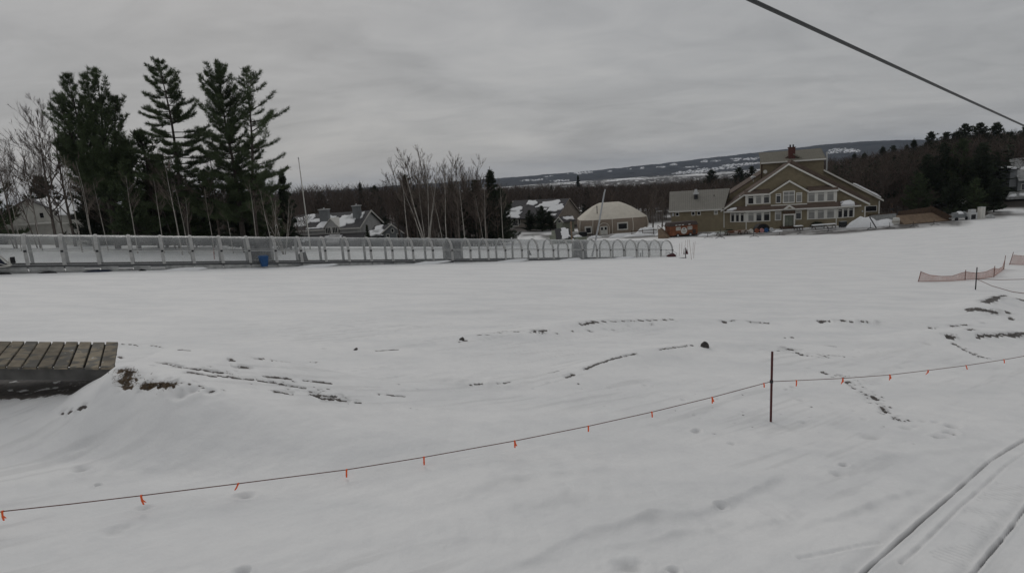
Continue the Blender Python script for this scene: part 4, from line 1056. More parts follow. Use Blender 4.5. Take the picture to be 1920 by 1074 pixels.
def make_tunnel():
    pf = lambda t: (53+71.1*t)/(1+0.0255*t)
    P0 = at(53, 498, 46.0); P1 = at(1261, 483.6, 46.0*1.79)
    ax = P1-P0; Lh = math.hypot(ax[0], ax[1]); yaw = math.degrees(math.atan2(ax[1], ax[0])); sl = ax[2]/Lh; seg = Lh/31
    T = thing('conveyor_tunnel', 'long clear plastic covered conveyor tunnel crossing the snow on grey ribs', 'conveyor tunnel', P0, yaw)
    pts = arch_pts()
    for i in range(-4, 32):
        a = i*seg; z = sl*a; mb = MB()
        w, th = 0.125, 0.05
        for k in range(len(pts)-1):
            (b0, z0), (b1, z1) = pts[k], pts[k+1]
            nx, nz = (z1-z0), -(b1-b0); q = math.hypot(nx, nz); nx, nz = nx/q*th, nz/q*th
            f = lambda s: [(a+s*w, b0-nx, z+z0-nz), (a+s*w, b1-nx, z+z1-nz), (a+s*w, b1+nx*0.3, z+z1+nz*0.3), (a+s*w, b0+nx*0.3, z+z0+nz*0.3)]
            mb.prism(f(-1), f(1))
        # flange line down the middle of the rib
        for k in range(len(pts)-1):
            (b0, z0), (b1, z1) = pts[k], pts[k+1]
            nx, nz = (z1-z0), -(b1-b0); q = math.hypot(nx, nz); nx, nz = nx/q, nz/q
            f = lambda s: [(a+s*0.02, b0-nx*0.10, z+z0-nz*0.10), (a+s*0.02, b1-nx*0.10, z+z1-nz*0.10), (a+s*0.02, b1-nx*0.052, z+z1-nz*0.052), (a+s*0.02, b0-nx*0.052, z+z0-nz*0.052)]
            mb.prism(f(-1), f(1))
        o = mb.build('arch', 'rib', T)
        c = MB(); c.box(a-0.09, a+0.09, -0.13, -0.05, z+TS-0.09, z+TS+0.07); c.build('bracket', 'dark', o)
    far = {7, 16, 24}
    hi = pts[3:-3]
    for i in range(-4, 31):
        a0, a1 = i*seg+0.12, (i+1)*seg-0.12; mb = MB()
        prof = [(0.0, 0.06)]+pts[1:-1]+[(TW, 0.06)]
        if i in far: prof = prof[:11]
        for k in range(len(prof)-1):
            (b0, z0), (b1, z1) = prof[k], prof[k+1]
            mb.face([(a0, b0, sl*a0+z0), (a1, b0, sl*a1+z0), (a1, b1, sl*a1+z1), (a0, b1, sl*a0+z1)])
        mb.build('clear_panel', 'clear', T, True)
        if i in far:
            m2 = MB(); pr = ([(0.0, 0.06)]+pts[1:-1]+[(TW, 0.06)])[10:]
            for k in range(len(pr)-1):
                (b0, z0), (b1, z1) = pr[k], pr[k+1]
                m2.prism([(a0, b0, sl*a0+z0), (a1, b0, sl*a1+z0), (a1, b1, sl*a1+z1), (a0, b1, sl*a0+z1)], [(a0, b0+0.02, sl*a0+z0), (a1, b0+0.02, sl*a1+z0), (a1, b1+0.02, sl*a1+z1), (a0, b1+0.02, sl*a0+z1)])
            m2.build('smoked_door', 'smoked', T).__setitem__('label', 'dark smoked panel in the far side')
    A0, A1 = -4*seg, 31*seg
    for b, nm in ((-0.02, 'rail'), (TW+0.02, 'rail')):
        m = MB(); m.prism([(A0, b-0.04, sl*A0+TS-0.03), (A0, b+0.04, sl*A0+TS-0.03), (A0, b+0.04, sl*A0+TS+0.03), (A0, b-0.04, sl*A0+TS+0.03)], [(A1, b-0.04, sl*A1+TS-0.03), (A1, b+0.04, sl*A1+TS-0.03), (A1, b+0.04, sl*A1+TS+0.03), (A1, b-0.04, sl*A1+TS+0.03)])
        m.build('side_rail', 'rib', T)
        m = MB(); m.prism([(A0, b-0.09, sl*A0-0.09), (A0, b+0.08, sl*A0-0.09), (A0, b+0.08, sl*A0-0.01), (A0, b-0.09, sl*A0-0.01)], [(A1, b-0.09, sl*A1-0.09), (A1, b+0.08, sl*A1-0.09), (A1, b+0.08, sl*A1-0.01), (A1, b-0.09, sl*A1-0.01)])
        m.build('base_rail', 'dark', T)
    rb = random.Random(3)
    for i in range(-4, 31):
        a0, a1 = i*seg+rb.uniform(-0.05, 0.06), (i+1)*seg-0.05; m = MB()
        j = rb.uniform(-0.03, 0.03)
        for (u0, u1, zz0, zz1) in ((a0, a0+(a1-a0)*rb.choice([0.55, 0.98]), -0.30, -0.10), (a0, a1, -0.52, -0.315)):
            m.prism([(u0, -0.12+j, sl*u0+zz0), (u1, -0.12, sl*u1+zz0), (u1, -0.06, sl*u1+zz0), (u0, -0.06, sl*u0+zz0)], [(u0, -0.12+j, sl*u0+zz1), (u1, -0.12, sl*u1+zz1), (u1, -0.06, sl*u1+zz1), (u0, -0.06, sl*u0+zz1)])
        m.build('skirt_board', 'board', T)
    m = MB(); A2 = A1+2.3
    m.prism([(A0, 0.65, sl*A0+0.02), (A0, 1.5, sl*A0+0.02), (A0, 1.5, sl*A0+0.1), (A0, 0.65, sl*A0+0.1)], [(A2, 0.65, sl*A2+0.02), (A2, 1.5, sl*A2+0.02), (A2, 1.5, sl*A2+0.1), (A2, 0.65, sl*A2+0.1)])
    m.build('conveyor_belt', 'black', T)
    m = MB()
    for b in (0.3, 1.65): m.prism([(A0, b, sl*A0-0.3), (A0, b+0.2, sl*A0-0.3), (A0, b+0.2, sl*A0+0.02), (A0, b, sl*A0+0.02)], [(A2, b, sl*A2-0.3), (A2, b+0.2, sl*A2-0.3), (A2, b+0.2, sl*A2+0.02), (A2, b, sl*A2+0.02)])
    m.build('belt_frame', 'steel', T)
    m = MB()
    for bb in (0.4, 1.7):
        m.tube([(A1+0.5, bb, sl*A1), (A1+0.5, bb, sl*A1+1.0)], 0.03); m.tube([(A1+1.2, bb, sl*A1-0.05), (A1+1.2, bb, sl*A1+0.55)], 0.03)
        m.tube([(A1+0.5, bb, sl*A1+0.95), (A1+1.2, bb, sl*A1+0.5)], 0.03)
    m.tube([(A1+0.5, 0.4, sl*A1+1.0), (A1+0.5, 1.7, sl*A1+1.0)], 0.03); m.tube([(A1+0.5, 0.4, sl*A1+0.55), (A1+0.5, 1.7, sl*A1+0.55)], 0.03)
    m.build('exit_frame', 'steel', T)
    return T, P0, np.array([math.cos(R(yaw)), math.sin(R(yaw))]), sl, seg
TUN = make_tunnel()

def blob(name, label, cat, p, sx, sy, sz, m, seed=0, group=None, yaw=0, pw=1.0):
    """heaped mass with an uneven outline (snow pile, folded tarp, rock)"""
    n, k = 28, 9; V = []; F = []
    rg = np.random.default_rng(seed); o1, o2 = rg.uniform(0, 50, 2)
    for i in range(k):
        f = i/(k-1)
        for j in range(n):
            a = 2*math.pi*j/n; rr = f*(1+0.35*(float(vnoise(np.float64(o1+1.6*math.cos(a)), np.float64(o2+1.6*math.sin(a)), 3))-0.5)*2)
            x, y = rr*math.cos(a)*sx, rr*math.sin(a)*sy
            h = (1-f**2)**pw*(0.65+0.7*float(fbm(np.float64(o1+x/sx*2.2), np.float64(o2+y/sy*2.2), 7, 3)))
            V.append((x, y, h*sz-(0.25*sz+0.05)*(f > 0.99)))
    for i in range(k-1):
        for j in range(n):
            j2 = (j+1) % n; F.append((i*n+j, (i+1)*n+j, (i+1)*n+j2, i*n+j2))
    me = bpy.data.meshes.new(name); me.from_pydata(V, [], F); me.update()
    o = link(name, me, m, None, True); o.location = [float(c) for c in p]; o.rotation_euler = (0, 0, R(yaw))
    return tag(o, label, cat, group)

def around_tunnel():
    T, P0, ad, sl, seg = TUN; yaw = math.degrees(math.atan2(ad[1], ad[0]))
    nrm = np.array([-ad[1], ad[0]])
    def tp(t, b): 
        q = P0[:2]+ad*t*seg+nrm*b; return (q[0], q[1])
    # blue bin against the front of the smoked bay
    x, y = tp(7.45, -0.75); z = gz(x, y)
    b = thing('blue_bin', 'blue plastic rubbish bin standing on snow before the dark tunnel panel', 'bin', (x, y, z), yaw+5)
    MB().prism([(-0.24, -0.24, 0.16), (0.24, -0.24, 0.16), (0.24, 0.24, 0.16), (-0.24, 0.24, 0.16)], [(-0.36, -0.34, 1.0), (0.36, -0.34, 1.0), (0.36, 0.34, 1.0), (-0.36, 0.34, 1.0)]).build('body', 'blue', b)
    MB().prism([(-0.40, -0.38, 1.0), (0.40, -0.38, 1.0), (0.40, 0.38, 1.0), (-0.40, 0.38, 1.0)], [(-0.36, -0.33, 1.14), (0.36, -0.33, 1.10), (0.36, 0.33, 1.16), (-0.36, 0.33, 1.16)]).build('lid', 'blue', b)
    m = MB(); m.tube([(-0.04, 0, -0.15), (-0.04, 0, 0.2)], 0.05); m.box(-0.2, 0.2, -0.15, 0.15, 0.02, 0.15); m.build('stand', 'steel', b)
    # leaning board behind
    x, y = tp(9.35, TW+1.0); z = gz(x, y)
    b = thing('grey_board', 'grey board leaning behind the tunnel panels, right of the blue bin', 'board', (x, y, z), yaw-6)
    MB().prism([(-0.55, 0, 0.05), (0.5, 0, 0.0), (0.5, 0.05, 0.0), (-0.55, 0.05, 0.05)], [(-0.62, 0.2, 1.05), (0.28, 0.2, 1.25), (0.28, 0.25, 1.25), (-0.62, 0.25, 1.05)]).build('panel', 'dark', b)
    MB().tube([(0.42, 0.3, -0.1), (0.22, 0.3, 1.7)], 0.04).build('post', 'steel', b)
    # metal frame sled at the left edge
    x, y = tp(-0.72, -0.55); z = P0[2]+sl*(-0.72)*seg
    b = thing('steel_frame', 'white tube frame with dark cover parked against tunnel at the left edge', 'frame', (x, y, z), yaw)
    m = MB()
    for q in (-0.25, 0.25):
        m.tube([(-1.6, q, -0.02), (0.72, q, -0.02)], 0.045); m.tube([(0.7, q, 0), (0.7, q, 0.55)], 0.035); m.tube([(0.7, q, 0), (-0.35, q, 1.55)], 0.04); m.tube([(0.6, q, 0.0), (-1.5, q, 0.95)], 0.03); m.tube([(-0.35, q, 1.55), (-1.6, q, 1.6)], 0.035)
    m.build('tube_frame', 'cream', b)
    MB().prism([(-1.6, -0.2, 0.05), (0.45, -0.2, 0.05), (0.45, 0.2, 0.05), (-1.6, 0.2, 0.05)], [(-1.6, -0.2, 1.45), (-0.35, -0.2, 1.4), (-0.35, 0.2, 1.4), (-1.6, 0.2, 1.45)]).build('cover', 'navy', b)
    MB().box(0.76, 1.0, -0.2, 0.2, 0.15, 0.62).build('motor', 'black', b)
    for t0, sx, d, mm, s in ((-0.9, 0.9, 'dark sheet bunched under the tunnel edge at the far left', 'black', 1), (0.45, 0.75, 'black sheet poking from beneath the tunnel near its left end', 'black', 2), (1.75, 1.25, 'long navy tarp folded along the tunnel base', 'navy', 3), (3.25, 0.3, 'small dark lump at the tunnel base right of the navy tarp', 'black', 4)):
        x, y = tp(t0, -0.42); blob('folded_tarp', d, 'tarp', (x, y, gz(x, y)-0.02), sx, 0.28, 0.16, mm, s, 'tarps along the tunnel base', yaw)
    x, y = tp(30.6, -0.7)
    blob('crash_pad', 'dark maroon crash pad at the right end of the tunnel', 'pad', (x, y, gz(x, y)), 1.0, 0.5, 0.42, 'maroon', 6, None, yaw, 0.4)
    # snow banked against the base
    for i, (t0, ln) in enumerate(((4.2, 2.6), (9.0, 2.8), (14.0, 3.2), (18.6, 3.0), (22.5, 2.6), (26.2, 3.0))):
        x, y = tp(t0, -0.75)
        blob('snow_bank', ['low snow bank along tunnel base left of the blue bin', 'low snow bank along tunnel base right of the blue bin', 'low snow bank along tunnel base left of the second dark panel', 'low snow bank along tunnel base right of the second dark panel', 'low snow bank along tunnel base left of the third dark panel', 'low snow bank along tunnel base near its right end'][i], 'snow bank', (x, y, gz(x, y)-0.1), ln, 0.5, 0.22, 'snow', 20+i, 'snow banks along the tunnel base', yaw)
    # markers
    def pole(px, yb, yt, r, mname, label, D=None, lean=0, group='thin bamboo poles beyond the tunnel end', name='bamboo_pole', cat='pole'):
        p = on(px, yb); t = at(px+lean, yt, p[1])
        m = MB().tube([p-np.array([0, 0, 0.3]), (p*0.6+t*0.4), t], r, r*0.8)
        v = np.array(m.v)-p; m.v = [tuple(q) for q in v]
        o = m.build(name, mname); o.location = [float(c) for c in p]; return tag(o, label, cat, group)
    for px, yb, yt, ln, d in ((1273.5, 480, 456, 0.5, 'thin bamboo pole nearest the tunnel mouth'), (1278, 476, 454, 0.5, 'second thin bamboo pole from the tunnel mouth'), (1284, 468, 450, 1.5, 'thin bamboo pole directly behind the dark post'), (1289, 464, 449, 0.5, 'short far bamboo pole right of the dark post'),
                              (1297, 487, 449, -5, 'longest bamboo pole leaning left, at the group front'), (1299, 477, 454, 1, 'upright bamboo pole second from the right of the group'), (1300, 484, 453, 3.5, 'bamboo pole leaning right, outermost of the group')):
        pole(px, yb, yt, 0.02, 'bamboo', d, lean=ln)
    p = on(1285.5, 484)
    b = thing('dark_post', 'dark post with two red triangular pennants beyond the tunnel end', 'post', p, 10)
    MB().tube([(0, 0, -0.2), (0, 0, 1.4)], 0.055).build('post', 'dark', b)
    for s in (-1, 1): MB().prism([(s*0.12-0.17, -0.02, 0.55), (s*0.12*2.2+0.12, -0.02, 0.5), (s*0.22, -0.02, 1.35)], [(s*0.12-0.17, 0.02, 0.55), (s*0.12*2.2+0.12, 0.02, 0.5), (s*0.22, 0.02, 1.35)]).build('pennant', 'maroon', b)
    MB().box(-1.0, 0.12, -0.05, 0.05, 0.04, 0.1).build('arm', 'dark', b)
    p = on(993, 478)
    b = thing('grey_cone', 'small grey cone seen through the tunnel panels', 'cone', p); m = MB(); m.tube([(0, 0, 0), (0, 0, 0.75)], 0.26, 0.03, 10); m.build('cone', 'dark', b); MB().box(-0.3, 0.3, -0.3, 0.3, -0.02, 0.04).build('foot', 'dark', b)
    pole(1205, 481, 466, 0.07, 'steel', 'short grey post behind the last tunnel bays', group=None, name='marker_post', cat='post')
    pole(1201, 481, 474, 0.12, 'steel', 'stubby grey post beside the taller short one behind the tunnel', group=None, name='marker_post', cat='post')
    pole(1230, 474, 460, 0.03, 'bamboo', 'thin pole seen through the last tunnel panels', group=None)
    pole(402, 486, 465, 0.04, 'red', 'small red marker stick on the snow behind the left tunnel panels', lean=-2, group=None, name='marker_stick', cat='stick')
    # poles
    p = on(582, 468); t = at(559, 298, p[1]); h = t[2]-p[2]
    f = thing('flagpole', 'tall bare white flagpole in front of the grey chalet', 'flagpole', p)
    MB().tube([(0, 0, -0.3), (0, 0, h*0.5), (0, 0, h)], 0.13, 0.06, 8).build('pole', 'cream', f); MB().tube([(0, 0, h-0.05), (0, 0, h+0.1), (0, 0, h+0.25)], 0.10, 0.05, 8).build('finial', 'steel', f)
    p = on(1109, 481); t = at(1133, 362, p[1]+2); e = at(1135, 355, p[1]+2)
    v = MB().tube([(0, 0, -0.3), (t-p)*0.5+np.array([0.12, 0, 0]), t-p, e-p], 0.13, 0.10, 7)
    o = v.build('leaning_pole', 'steel'); o.location = [float(c) for c in p]; tag(o, 'grey pole leaning right with a bent tip, before the dome tent', 'pole')
around_tunnel()

# ------------------------------------------------------------------ ropes, nets, cable
def fences():
    A = on(1445, 789)
    topA = at(1448, 659, A[1])
    p = thing('fence_post', 'dark red steel fence post carrying the boundary rope', 'fence post', A)
    v = topA-A
    MB().tube([(0, 0, -0.4), v*0.5, v], 0.024, 0.024, 6).build('shaft', 'post_red', p)
    m = MB(); hub = at(1446.5, 715, A[1])-A; m.tube([hub-np.array([0, 0, .03]), hub+np.array([0, 0, .03])], 0.036, n=8); m.build('clip', 'dark', p)
    m = MB()
    for k in range(12):
        q = v*(0.08+0.88*k/12); m.box(q[0]-0.012, q[0]+0.012, q[1]-0.034, q[1]-0.022, q[2], q[2]+0.03)
    m.build('studs', 'post_red', p)
    L0 = at(5, 958, 7.3); hubw = A+hub
    dl = hubw[:2]-L0[:2]
    def on_plane(px, py, a, d):
        r = ray(px, py); n = (-d[1], d[0]); t = (a[0]*n[0]+a[1]*n[1])/(r[0]*n[0]+r[1]*n[1]); return r*t
    left = [on_plane(a, b, L0, dl) for a, b in ((5, 958), (130, 944.5), (265, 928.5), (447, 906), (650, 880), (795, 856.5), (965, 826), (1103, 798.5), (1222, 772), (1335, 744.5), (1432, 718.5))]
    E0 = L0-np.array([dl[0], dl[1], 0])*0.30; E0[2] = L0[2]+0.02
    B1 = at(1882, 674, 15.0); dr = B1[:2]-hubw[:2]
    right = [on_plane(a, b, hubw, dr) for a, b in ((1493, 713), (1580, 709), (1668, 702.5), (1740, 694), (1811, 685), (1882, 674), (1922, 667))]
    E1 = right[-1]+(right[-1]-right[-2])*2.0
    P = [E0]+left+[hubw]+right+[E1]
    rp = thing('boundary_rope', 'thin grey rope with orange ribbons strung across the near snow', 'rope', P[0])
    o0 = P[0]
    # smooth the line
    Q = []
    for k in range(len(P)-1):
        a, b = P[k], P[k+1]
        for t in np.linspace(0, 1, 5)[:-1]: Q.append(a*(1-t)+b*t-o0)
    Q.append(P[-1]-o0)
    MB().tube(Q, 0.008, 0.008, 5).build('line', 'rope', rp)
    rg = random.Random(5)
    flags = [(left[0], 0.13, 0.0, 2), (left[2], 0.14, 0.02, 2), (left[3], 0.10, -0.06, 1), (left[4], 0.13, -0.01, 1), (left[5], 0.14, -0.005, 1), (left[6], 0.13, 0.0, 2), (left[7], 0.11, 0, 1), (left[8], 0.11, 0.01, 1), (left[9], 0.13, 0.005, 2), (left[10], 0.09, 0.01, 1),
             (right[0], 0.13, 0.0, 1), (right[1], 0.13, -0.03, 2), (right[2], 0.13, 0.0, 2), (right[3], 0.10, -0.05, 2), (right[4], 0.11, 0.04, 1), (right[5], 0.10, 0.02, 1)]
    for q, ln, sw, n in flags:
        q = q-o0; m = MB()
        m.tube([q+np.array([-0.012, 0, 0]), q+np.array([0.012, 0, 0])], 0.013, n=6)
        for k in range(n):
            s = sw+(0.03 if k else -0.004); l = ln*(1-0.25*k); w = 0.015
            a, b, c = q+np.array([0, -0.011, 0]), q+np.array([s*0.4, -0.02-0.01*k, -l*0.5]), q+np.array([s, -0.012, -l])
            for u, d in ((a, b), (b, c)):
                m.prism([u+np.array([-w, 0, 0]), u+np.array([w, 0, 0]), d+np.array([w*0.8, 0, 0]), d+np.array([-w*0.8, 0, 0])], [u+np.array([-w, .004, 0]), u+np.array([w, .004, 0]), d+np.array([w*0.8, .004, 0]), d+np.array([-w*0.8, .004, 0])])
        m.build('ribbon', 'orange', rp)
    # posts just outside the frame that carry the rope's ends
    for e, d in ((E0, 'dark red fence post at the near left end of the boundary rope'), (E1, 'dark red fence post at the far right end of the boundary rope')):
        g = gz(e[0], e[1]); c = dup(p, (e[0], e[1], g), 0, (1, 1, 1), d)
    # small far rope line
    B = on(1829, 543); tb = at(1832, 501, B[1])
    q = thing('fence_post', 'grey fence post in front of the orange netting', 'fence post', B)
    MB().tube([(0, 0, -0.3), tb-B], 0.04, 0.035, 6).build('shaft', 'dark', q)
    h1 = at(1831, 523, B[1]); e1 = on(1990, 560)+np.array([0, 0, 0.9]); 
    for (mid, e, d) in (([at(1875, 524.5, B[1]+1.5), at(1920, 523.5, B[1]+3)], at(1990, 521, B[1]+5), 'thin upper rope running right from the grey post'), ([at(1860, 536, B[1]-3), at(1898, 547, B[1]-6.5), at(1920, 550, B[1]-8)], at(1990, 557, B[1]-11), 'thin lower rope sagging toward the viewer from the grey post')):
        Pp = [h1]+mid+[e]
        o = MB().tube([x-h1 for x in Pp], 0.02, 0.02, 4).build('rope', 'rope'); o.location = [float(c) for c in h1]; tag(o, d, 'rope')
    # safety nets
    def net(posts, tops, bots, label):
        t = thing('safety_net', label, 'netting', on(*bots[0])); o0 = np.array(t.location)
        PB = [on(*b) for b in bots]; PTp = [at(a[0], a[1], b[1]) for a, b in zip(tops, PB)]
        m = MB()
        for k in range(len(PB)-1):
            S = 6
            for s in range(S):
                a, b = s/S, (s+1)/S
                sg = lambda u: 4*u*(1-u)
                dz = 0.0
                bt = lambda u: PB[k]*(1-u)+PB[k+1]*u+np.array([0, 0, 0.03])
                tp = lambda u: PTp[k]*(1-u)+PTp[k+1]*u
                q = [bt(a), bt(b), tp(b), tp(a)]
                m.prism([x-o0 for x in q], [x-o0+np.array([0, 0.01, 0]) for x in q])
        m.build('mesh', 'net', t)
        for (yb, yt) in posts:
            b = on(*yb); tt = at(yt[0], yt[1], b[1])
            MB().tube([b-o0-np.array([0, 0, 0.2]), tt-o0], 0.03, 0.03, 5).build('pole', 'bamboo', t)
        m = MB(); m.tube([x-o0 for x in PTp], 0.018, 0.018, 4); m.tube([x-o0+np.array([0, 0, 0.03]) for x in PB], 0.018, 0.018, 4); m.build('cord', 'rust_orange', t)
    net([((1720.7, 528.3), (1727, 508.3)), ((1809.5, 525.2), (1810.8, 506)), ((1863.5, 519.4), (1865.3, 498.5)), ((1882, 505), (1885.3, 479))],
        [(1727, 509.5), (1743, 515.5), (1765, 518), (1785, 517.5), (1803, 511.5), (1811, 509.5), (1830, 511.8), (1848, 509.5), (1864, 502.5), (1872, 504), (1880, 500), (1885, 484)],
        [(1721, 528.3), (1740, 528), (1763, 527.6), (1785, 527), (1802, 525.6), (1809.5, 525), (1830, 523.5), (1847, 522), (1863.5, 519), (1872, 512.5), (1878, 508.5), (1882, 504)],
        'drooping orange safety net on four thin poles at right')
    net([((1892, 496.5), (1900.3, 472.5)), ((1975, 498), (1980, 470))], [(1900, 478), (1915, 479.5), (1940, 482), (1960, 480), (1978, 475)], [(1892, 496), (1910, 496.5), (1935, 497), (1955, 497.5), (1975, 498)], 'second orange safety net entering at the right edge')
    # haul cable overhead
    a = at(1405, -1, 4.6); b = at(1920, 236, 11.5); d = b-a
    P = [a-d*0.9, a, a+d*0.5-np.array([0, 0, 0.004]), b, b+d*3.0, b+d*8]
    o = MB().tube([x-a for x in P], 0.0165, 0.0165, 10).build('haul_cable', 'cable', None, True); o.location = [float(c) for c in a]
    tag(o, 'thick dark steel lift cable slanting across the upper right sky', 'cable')
fences()

# ------------------------------------------------------------------ wooden ramp, stones, grass
def ramp():
    O = np.array([-8.23, 11.6, -3.19])
    t = thing('wooden_ramp', 'weathered plank bike ramp jutting over a snow mound at the left', 'ramp', O)
    s = -0.0785; pd = np.array([-1.22, 2.02, 0.05])
    m = MB(); rg = random.Random(8); pitch = 0.3135
    for i in range(0, 22):
        x1 = -i*pitch; x0 = x1-pitch+0.045+rg.uniform(-0.008, 0.01); j = rg.uniform(-0.02, 0.02); dz = rg.uniform(-0.006, 0.006)
        q = lambda x, e: np.array([x, 0, s*x+dz])+pd*e+np.array([0, 0.0, 0])
        a = [q(x0, -0.01+j*0.3), q(x1, -0.01+j*0.3), q(x1, 1+j*0.4), q(x0, 1+j*0.4)]
        b = [p-np.array([0, 0, 0.05]) for p in a]
        c = 0.008; a2 = [a[0]+np.array([c, c, 0]), a[1]+np.array([-c, c, 0]), a[2]+np.array([-c, -c, 0]), a[3]+np.array([c, -c, 0])]
        mid = [p-np.array([0, 0, 0.008]) for p in a]
        m.prism(b, mid)
        m.prism([p-np.array([0, 0, 0.0079]) for p in a], a2)
    m.build('deck', 'plank', t)
    for e, nm in ((0.035, 'joist'), (0.5, 'joist'), (0.955, 'joist')):
        m = MB(); x0, x1 = -21.8*pitch, -0.10
        f = lambda x: [np.array([x, 0, s*x-0.055])+pd*e, np.array([x, 0.045, s*x-0.055])+pd*e, np.array([x, 0.045, s*x-0.315])+pd*e, np.array([x, 0, s*x-0.315])+pd*e]
        m.prism(f(x0), f(x1)); m.build(nm, 'joist', t)
    for x in (-0.9, -3.6, -5.9):
        for e in (0.06, 0.94) if x < -2 else (0.9,):
            p = np.array([x, 0.06, s*x-0.06])+pd*e; g = gz(O[0]+p[0], O[1]+p[1])-O[2]-0.3
            MB().box(p[0]-0.05, p[0]+0.05, p[1], p[1]+0.1, g, p[2]-0.01).build('post', 'brown_wood', t)
ramp()

def stones_and_grass():
    for px, py, sx, sy, sz, d, s in ((1321, 648, .15, .12, .17, 'pointed dark rock on the snow lip near the middle right', 1), (866, 636, .13, .10, .09, 'small dark rock on the far snow ridge, centre', 2), (667, 655, .20, .09, .06, 'flat dark stone lying in snow right of the ramp', 3)):
        p = on(px, py)
        blob('rock', d, 'rock', (p[0], p[1], p[2]-0.02), sx, sy, sz, 'rock', 40+s, 'dark stones showing through the snow', 30*s, 0.7)
    # dead grass tufts by the ramp: uncountable
    rg = np.random.default_rng(77); P = []; 
    for (pa, n, r) in (((238, 694), 110, .13), ((236, 712), 130, .12), ((280, 720), 110, .11), ((305, 721), 130, .12), ((325, 720), 70, .08), ((248, 721), 40, .08)):
        c = on(*pa); q = c[None, :]+rg.normal(size=(n, 3))*np.array([r, r*0.5, 0]); q[:, 2] = G(q[:, 0], q[:, 1])-0.03; P.append(q)
    P = np.concatenate(P); n = len(P)
    D = unit(np.stack([rg.normal(size=n)*0.9+0.2, rg.normal(size=n)*0.6-0.3, rg.uniform(0.15, 0.8, n)], 1))
    o = link('dry_grass', blade_mesh('dry_grass', blades(P, D, rg.uniform(0.03, 0.095, n), np.full(n, 0.012), rg)), 'dry_grass'); tag(o, kind='stuff')
stones_and_grass()
# ------------------------------------------------------------------ buildings
def win(parent, o, d, s0, s1, w0, w1, glass='glass', fr=0.10, transom=0.0, mull=0, cross=False, n=0.0, name='window', sill=True):
    """window on a wall line o + d*s (plan), n outwards: white frame part with a pane sub-part"""
    m = MB(); a, b = n+0.002, n+0.07
    obox(m, o, d, s0, s0+fr, a, b, w0, w1); obox(m, o, d, s1-fr, s1, a, b, w0, w1)
    obox(m, o, d, s0+fr, s1-fr, a, b, w0, w0+fr); obox(m, o, d, s0+fr, s1-fr, a, b, w1-fr, w1)
    if transom: obox(m, o, d, s0+fr, s1-fr, a, b-0.01, w1-transom-fr, w1-transom)
    for k in range(mull):
        c = s0+fr+(s1-s0-2*fr)*(k+1)/(mull+1)
        obox(m, o, d, c-0.045, c+0.045, a, b-0.012, w0+fr, w1-fr)
    if cross:
        c = (w0+w1)/2+0.15*(w1-w0); obox(m, o, d, s0+fr, s1-fr, a, b-0.014, c-0.05, c+0.05)
    f = m.build(name, 'trim', parent)
    g = MB(); obox(g, o, d, s0+fr*0.6, s1-fr*0.6, n+0.003, n+0.022, w0+fr*0.6, w1-fr*0.6)
    g.build('pane', glass, f)
    return f

def roof_slab(parent, a, b, c, d, th, m, name='roof'):
    """roof slab from four corner points (eave a,b then ridge c,d), thickness below"""
    q = [np.array(p, float) for p in (a, b, c, d)]
    n = np.cross(q[1]-q[0], q[3]-q[0]); n = n/np.linalg.norm(n)
    if n[2] < 0: n = -n
    return MB().prism([p for p in q], [p+n*th for p in q]).build(name, m, parent)

def roof_snow(parent, a, b, c, d, patches, seed=0, th=0.16, off=0.0):
    """patches of snow lying on a roof plane: (s0,s1,t0,t1) in plane fractions, ragged outline, real thickness"""
    rg = np.random.default_rng(seed)
    q = [np.array(p, float) for p in (a, b, c, d)]; n = np.cross(q[1]-q[0], q[3]-q[0]); n = n/np.linalg.norm(n); n = n if n[2] > 0 else -n
    for (s0, s1, t0, t1) in patches:
        k = 30; P = []; ph = rg.uniform(0, 6.28, 2)
        for j in range(k):
            al = 2*math.pi*j/k; ca, sa = math.cos(al), math.sin(al)
            e = 0.62; x = math.copysign(abs(ca)**e, ca); y = math.copysign(abs(sa)**e, sa)
            w = 1+0.22*math.sin(al*2+ph[0])+0.13*math.sin(al*5+ph[1])+rg.uniform(-0.14, 0.06)
            P.append(((s0+s1)/2+(s1-s0)/2*x*w, (t0+t1)/2+(t1-t0)/2*y*w))
        pl = lambda s, t: (q[0]*(1-s)+q[1]*s)*(1-t)+(q[3]*(1-s)+q[2]*s)*t
        cs, ct = (s0+s1)/2, (t0+t1)/2
        base = [pl(s, t)+n*(off-0.02) for s, t in P]; mid = [pl(s, t)+n*(off+th*0.7) for s, t in P]; top = [pl(cs+(s-cs)*0.90, ct+(t-ct)*0.86)+n*(off+th) for s, t in P]
        m = MB(); m.prism(base, mid); m.prism([p+n*0.0005 for p in mid], top)
        m.build('snow_patch', 'snow', parent)

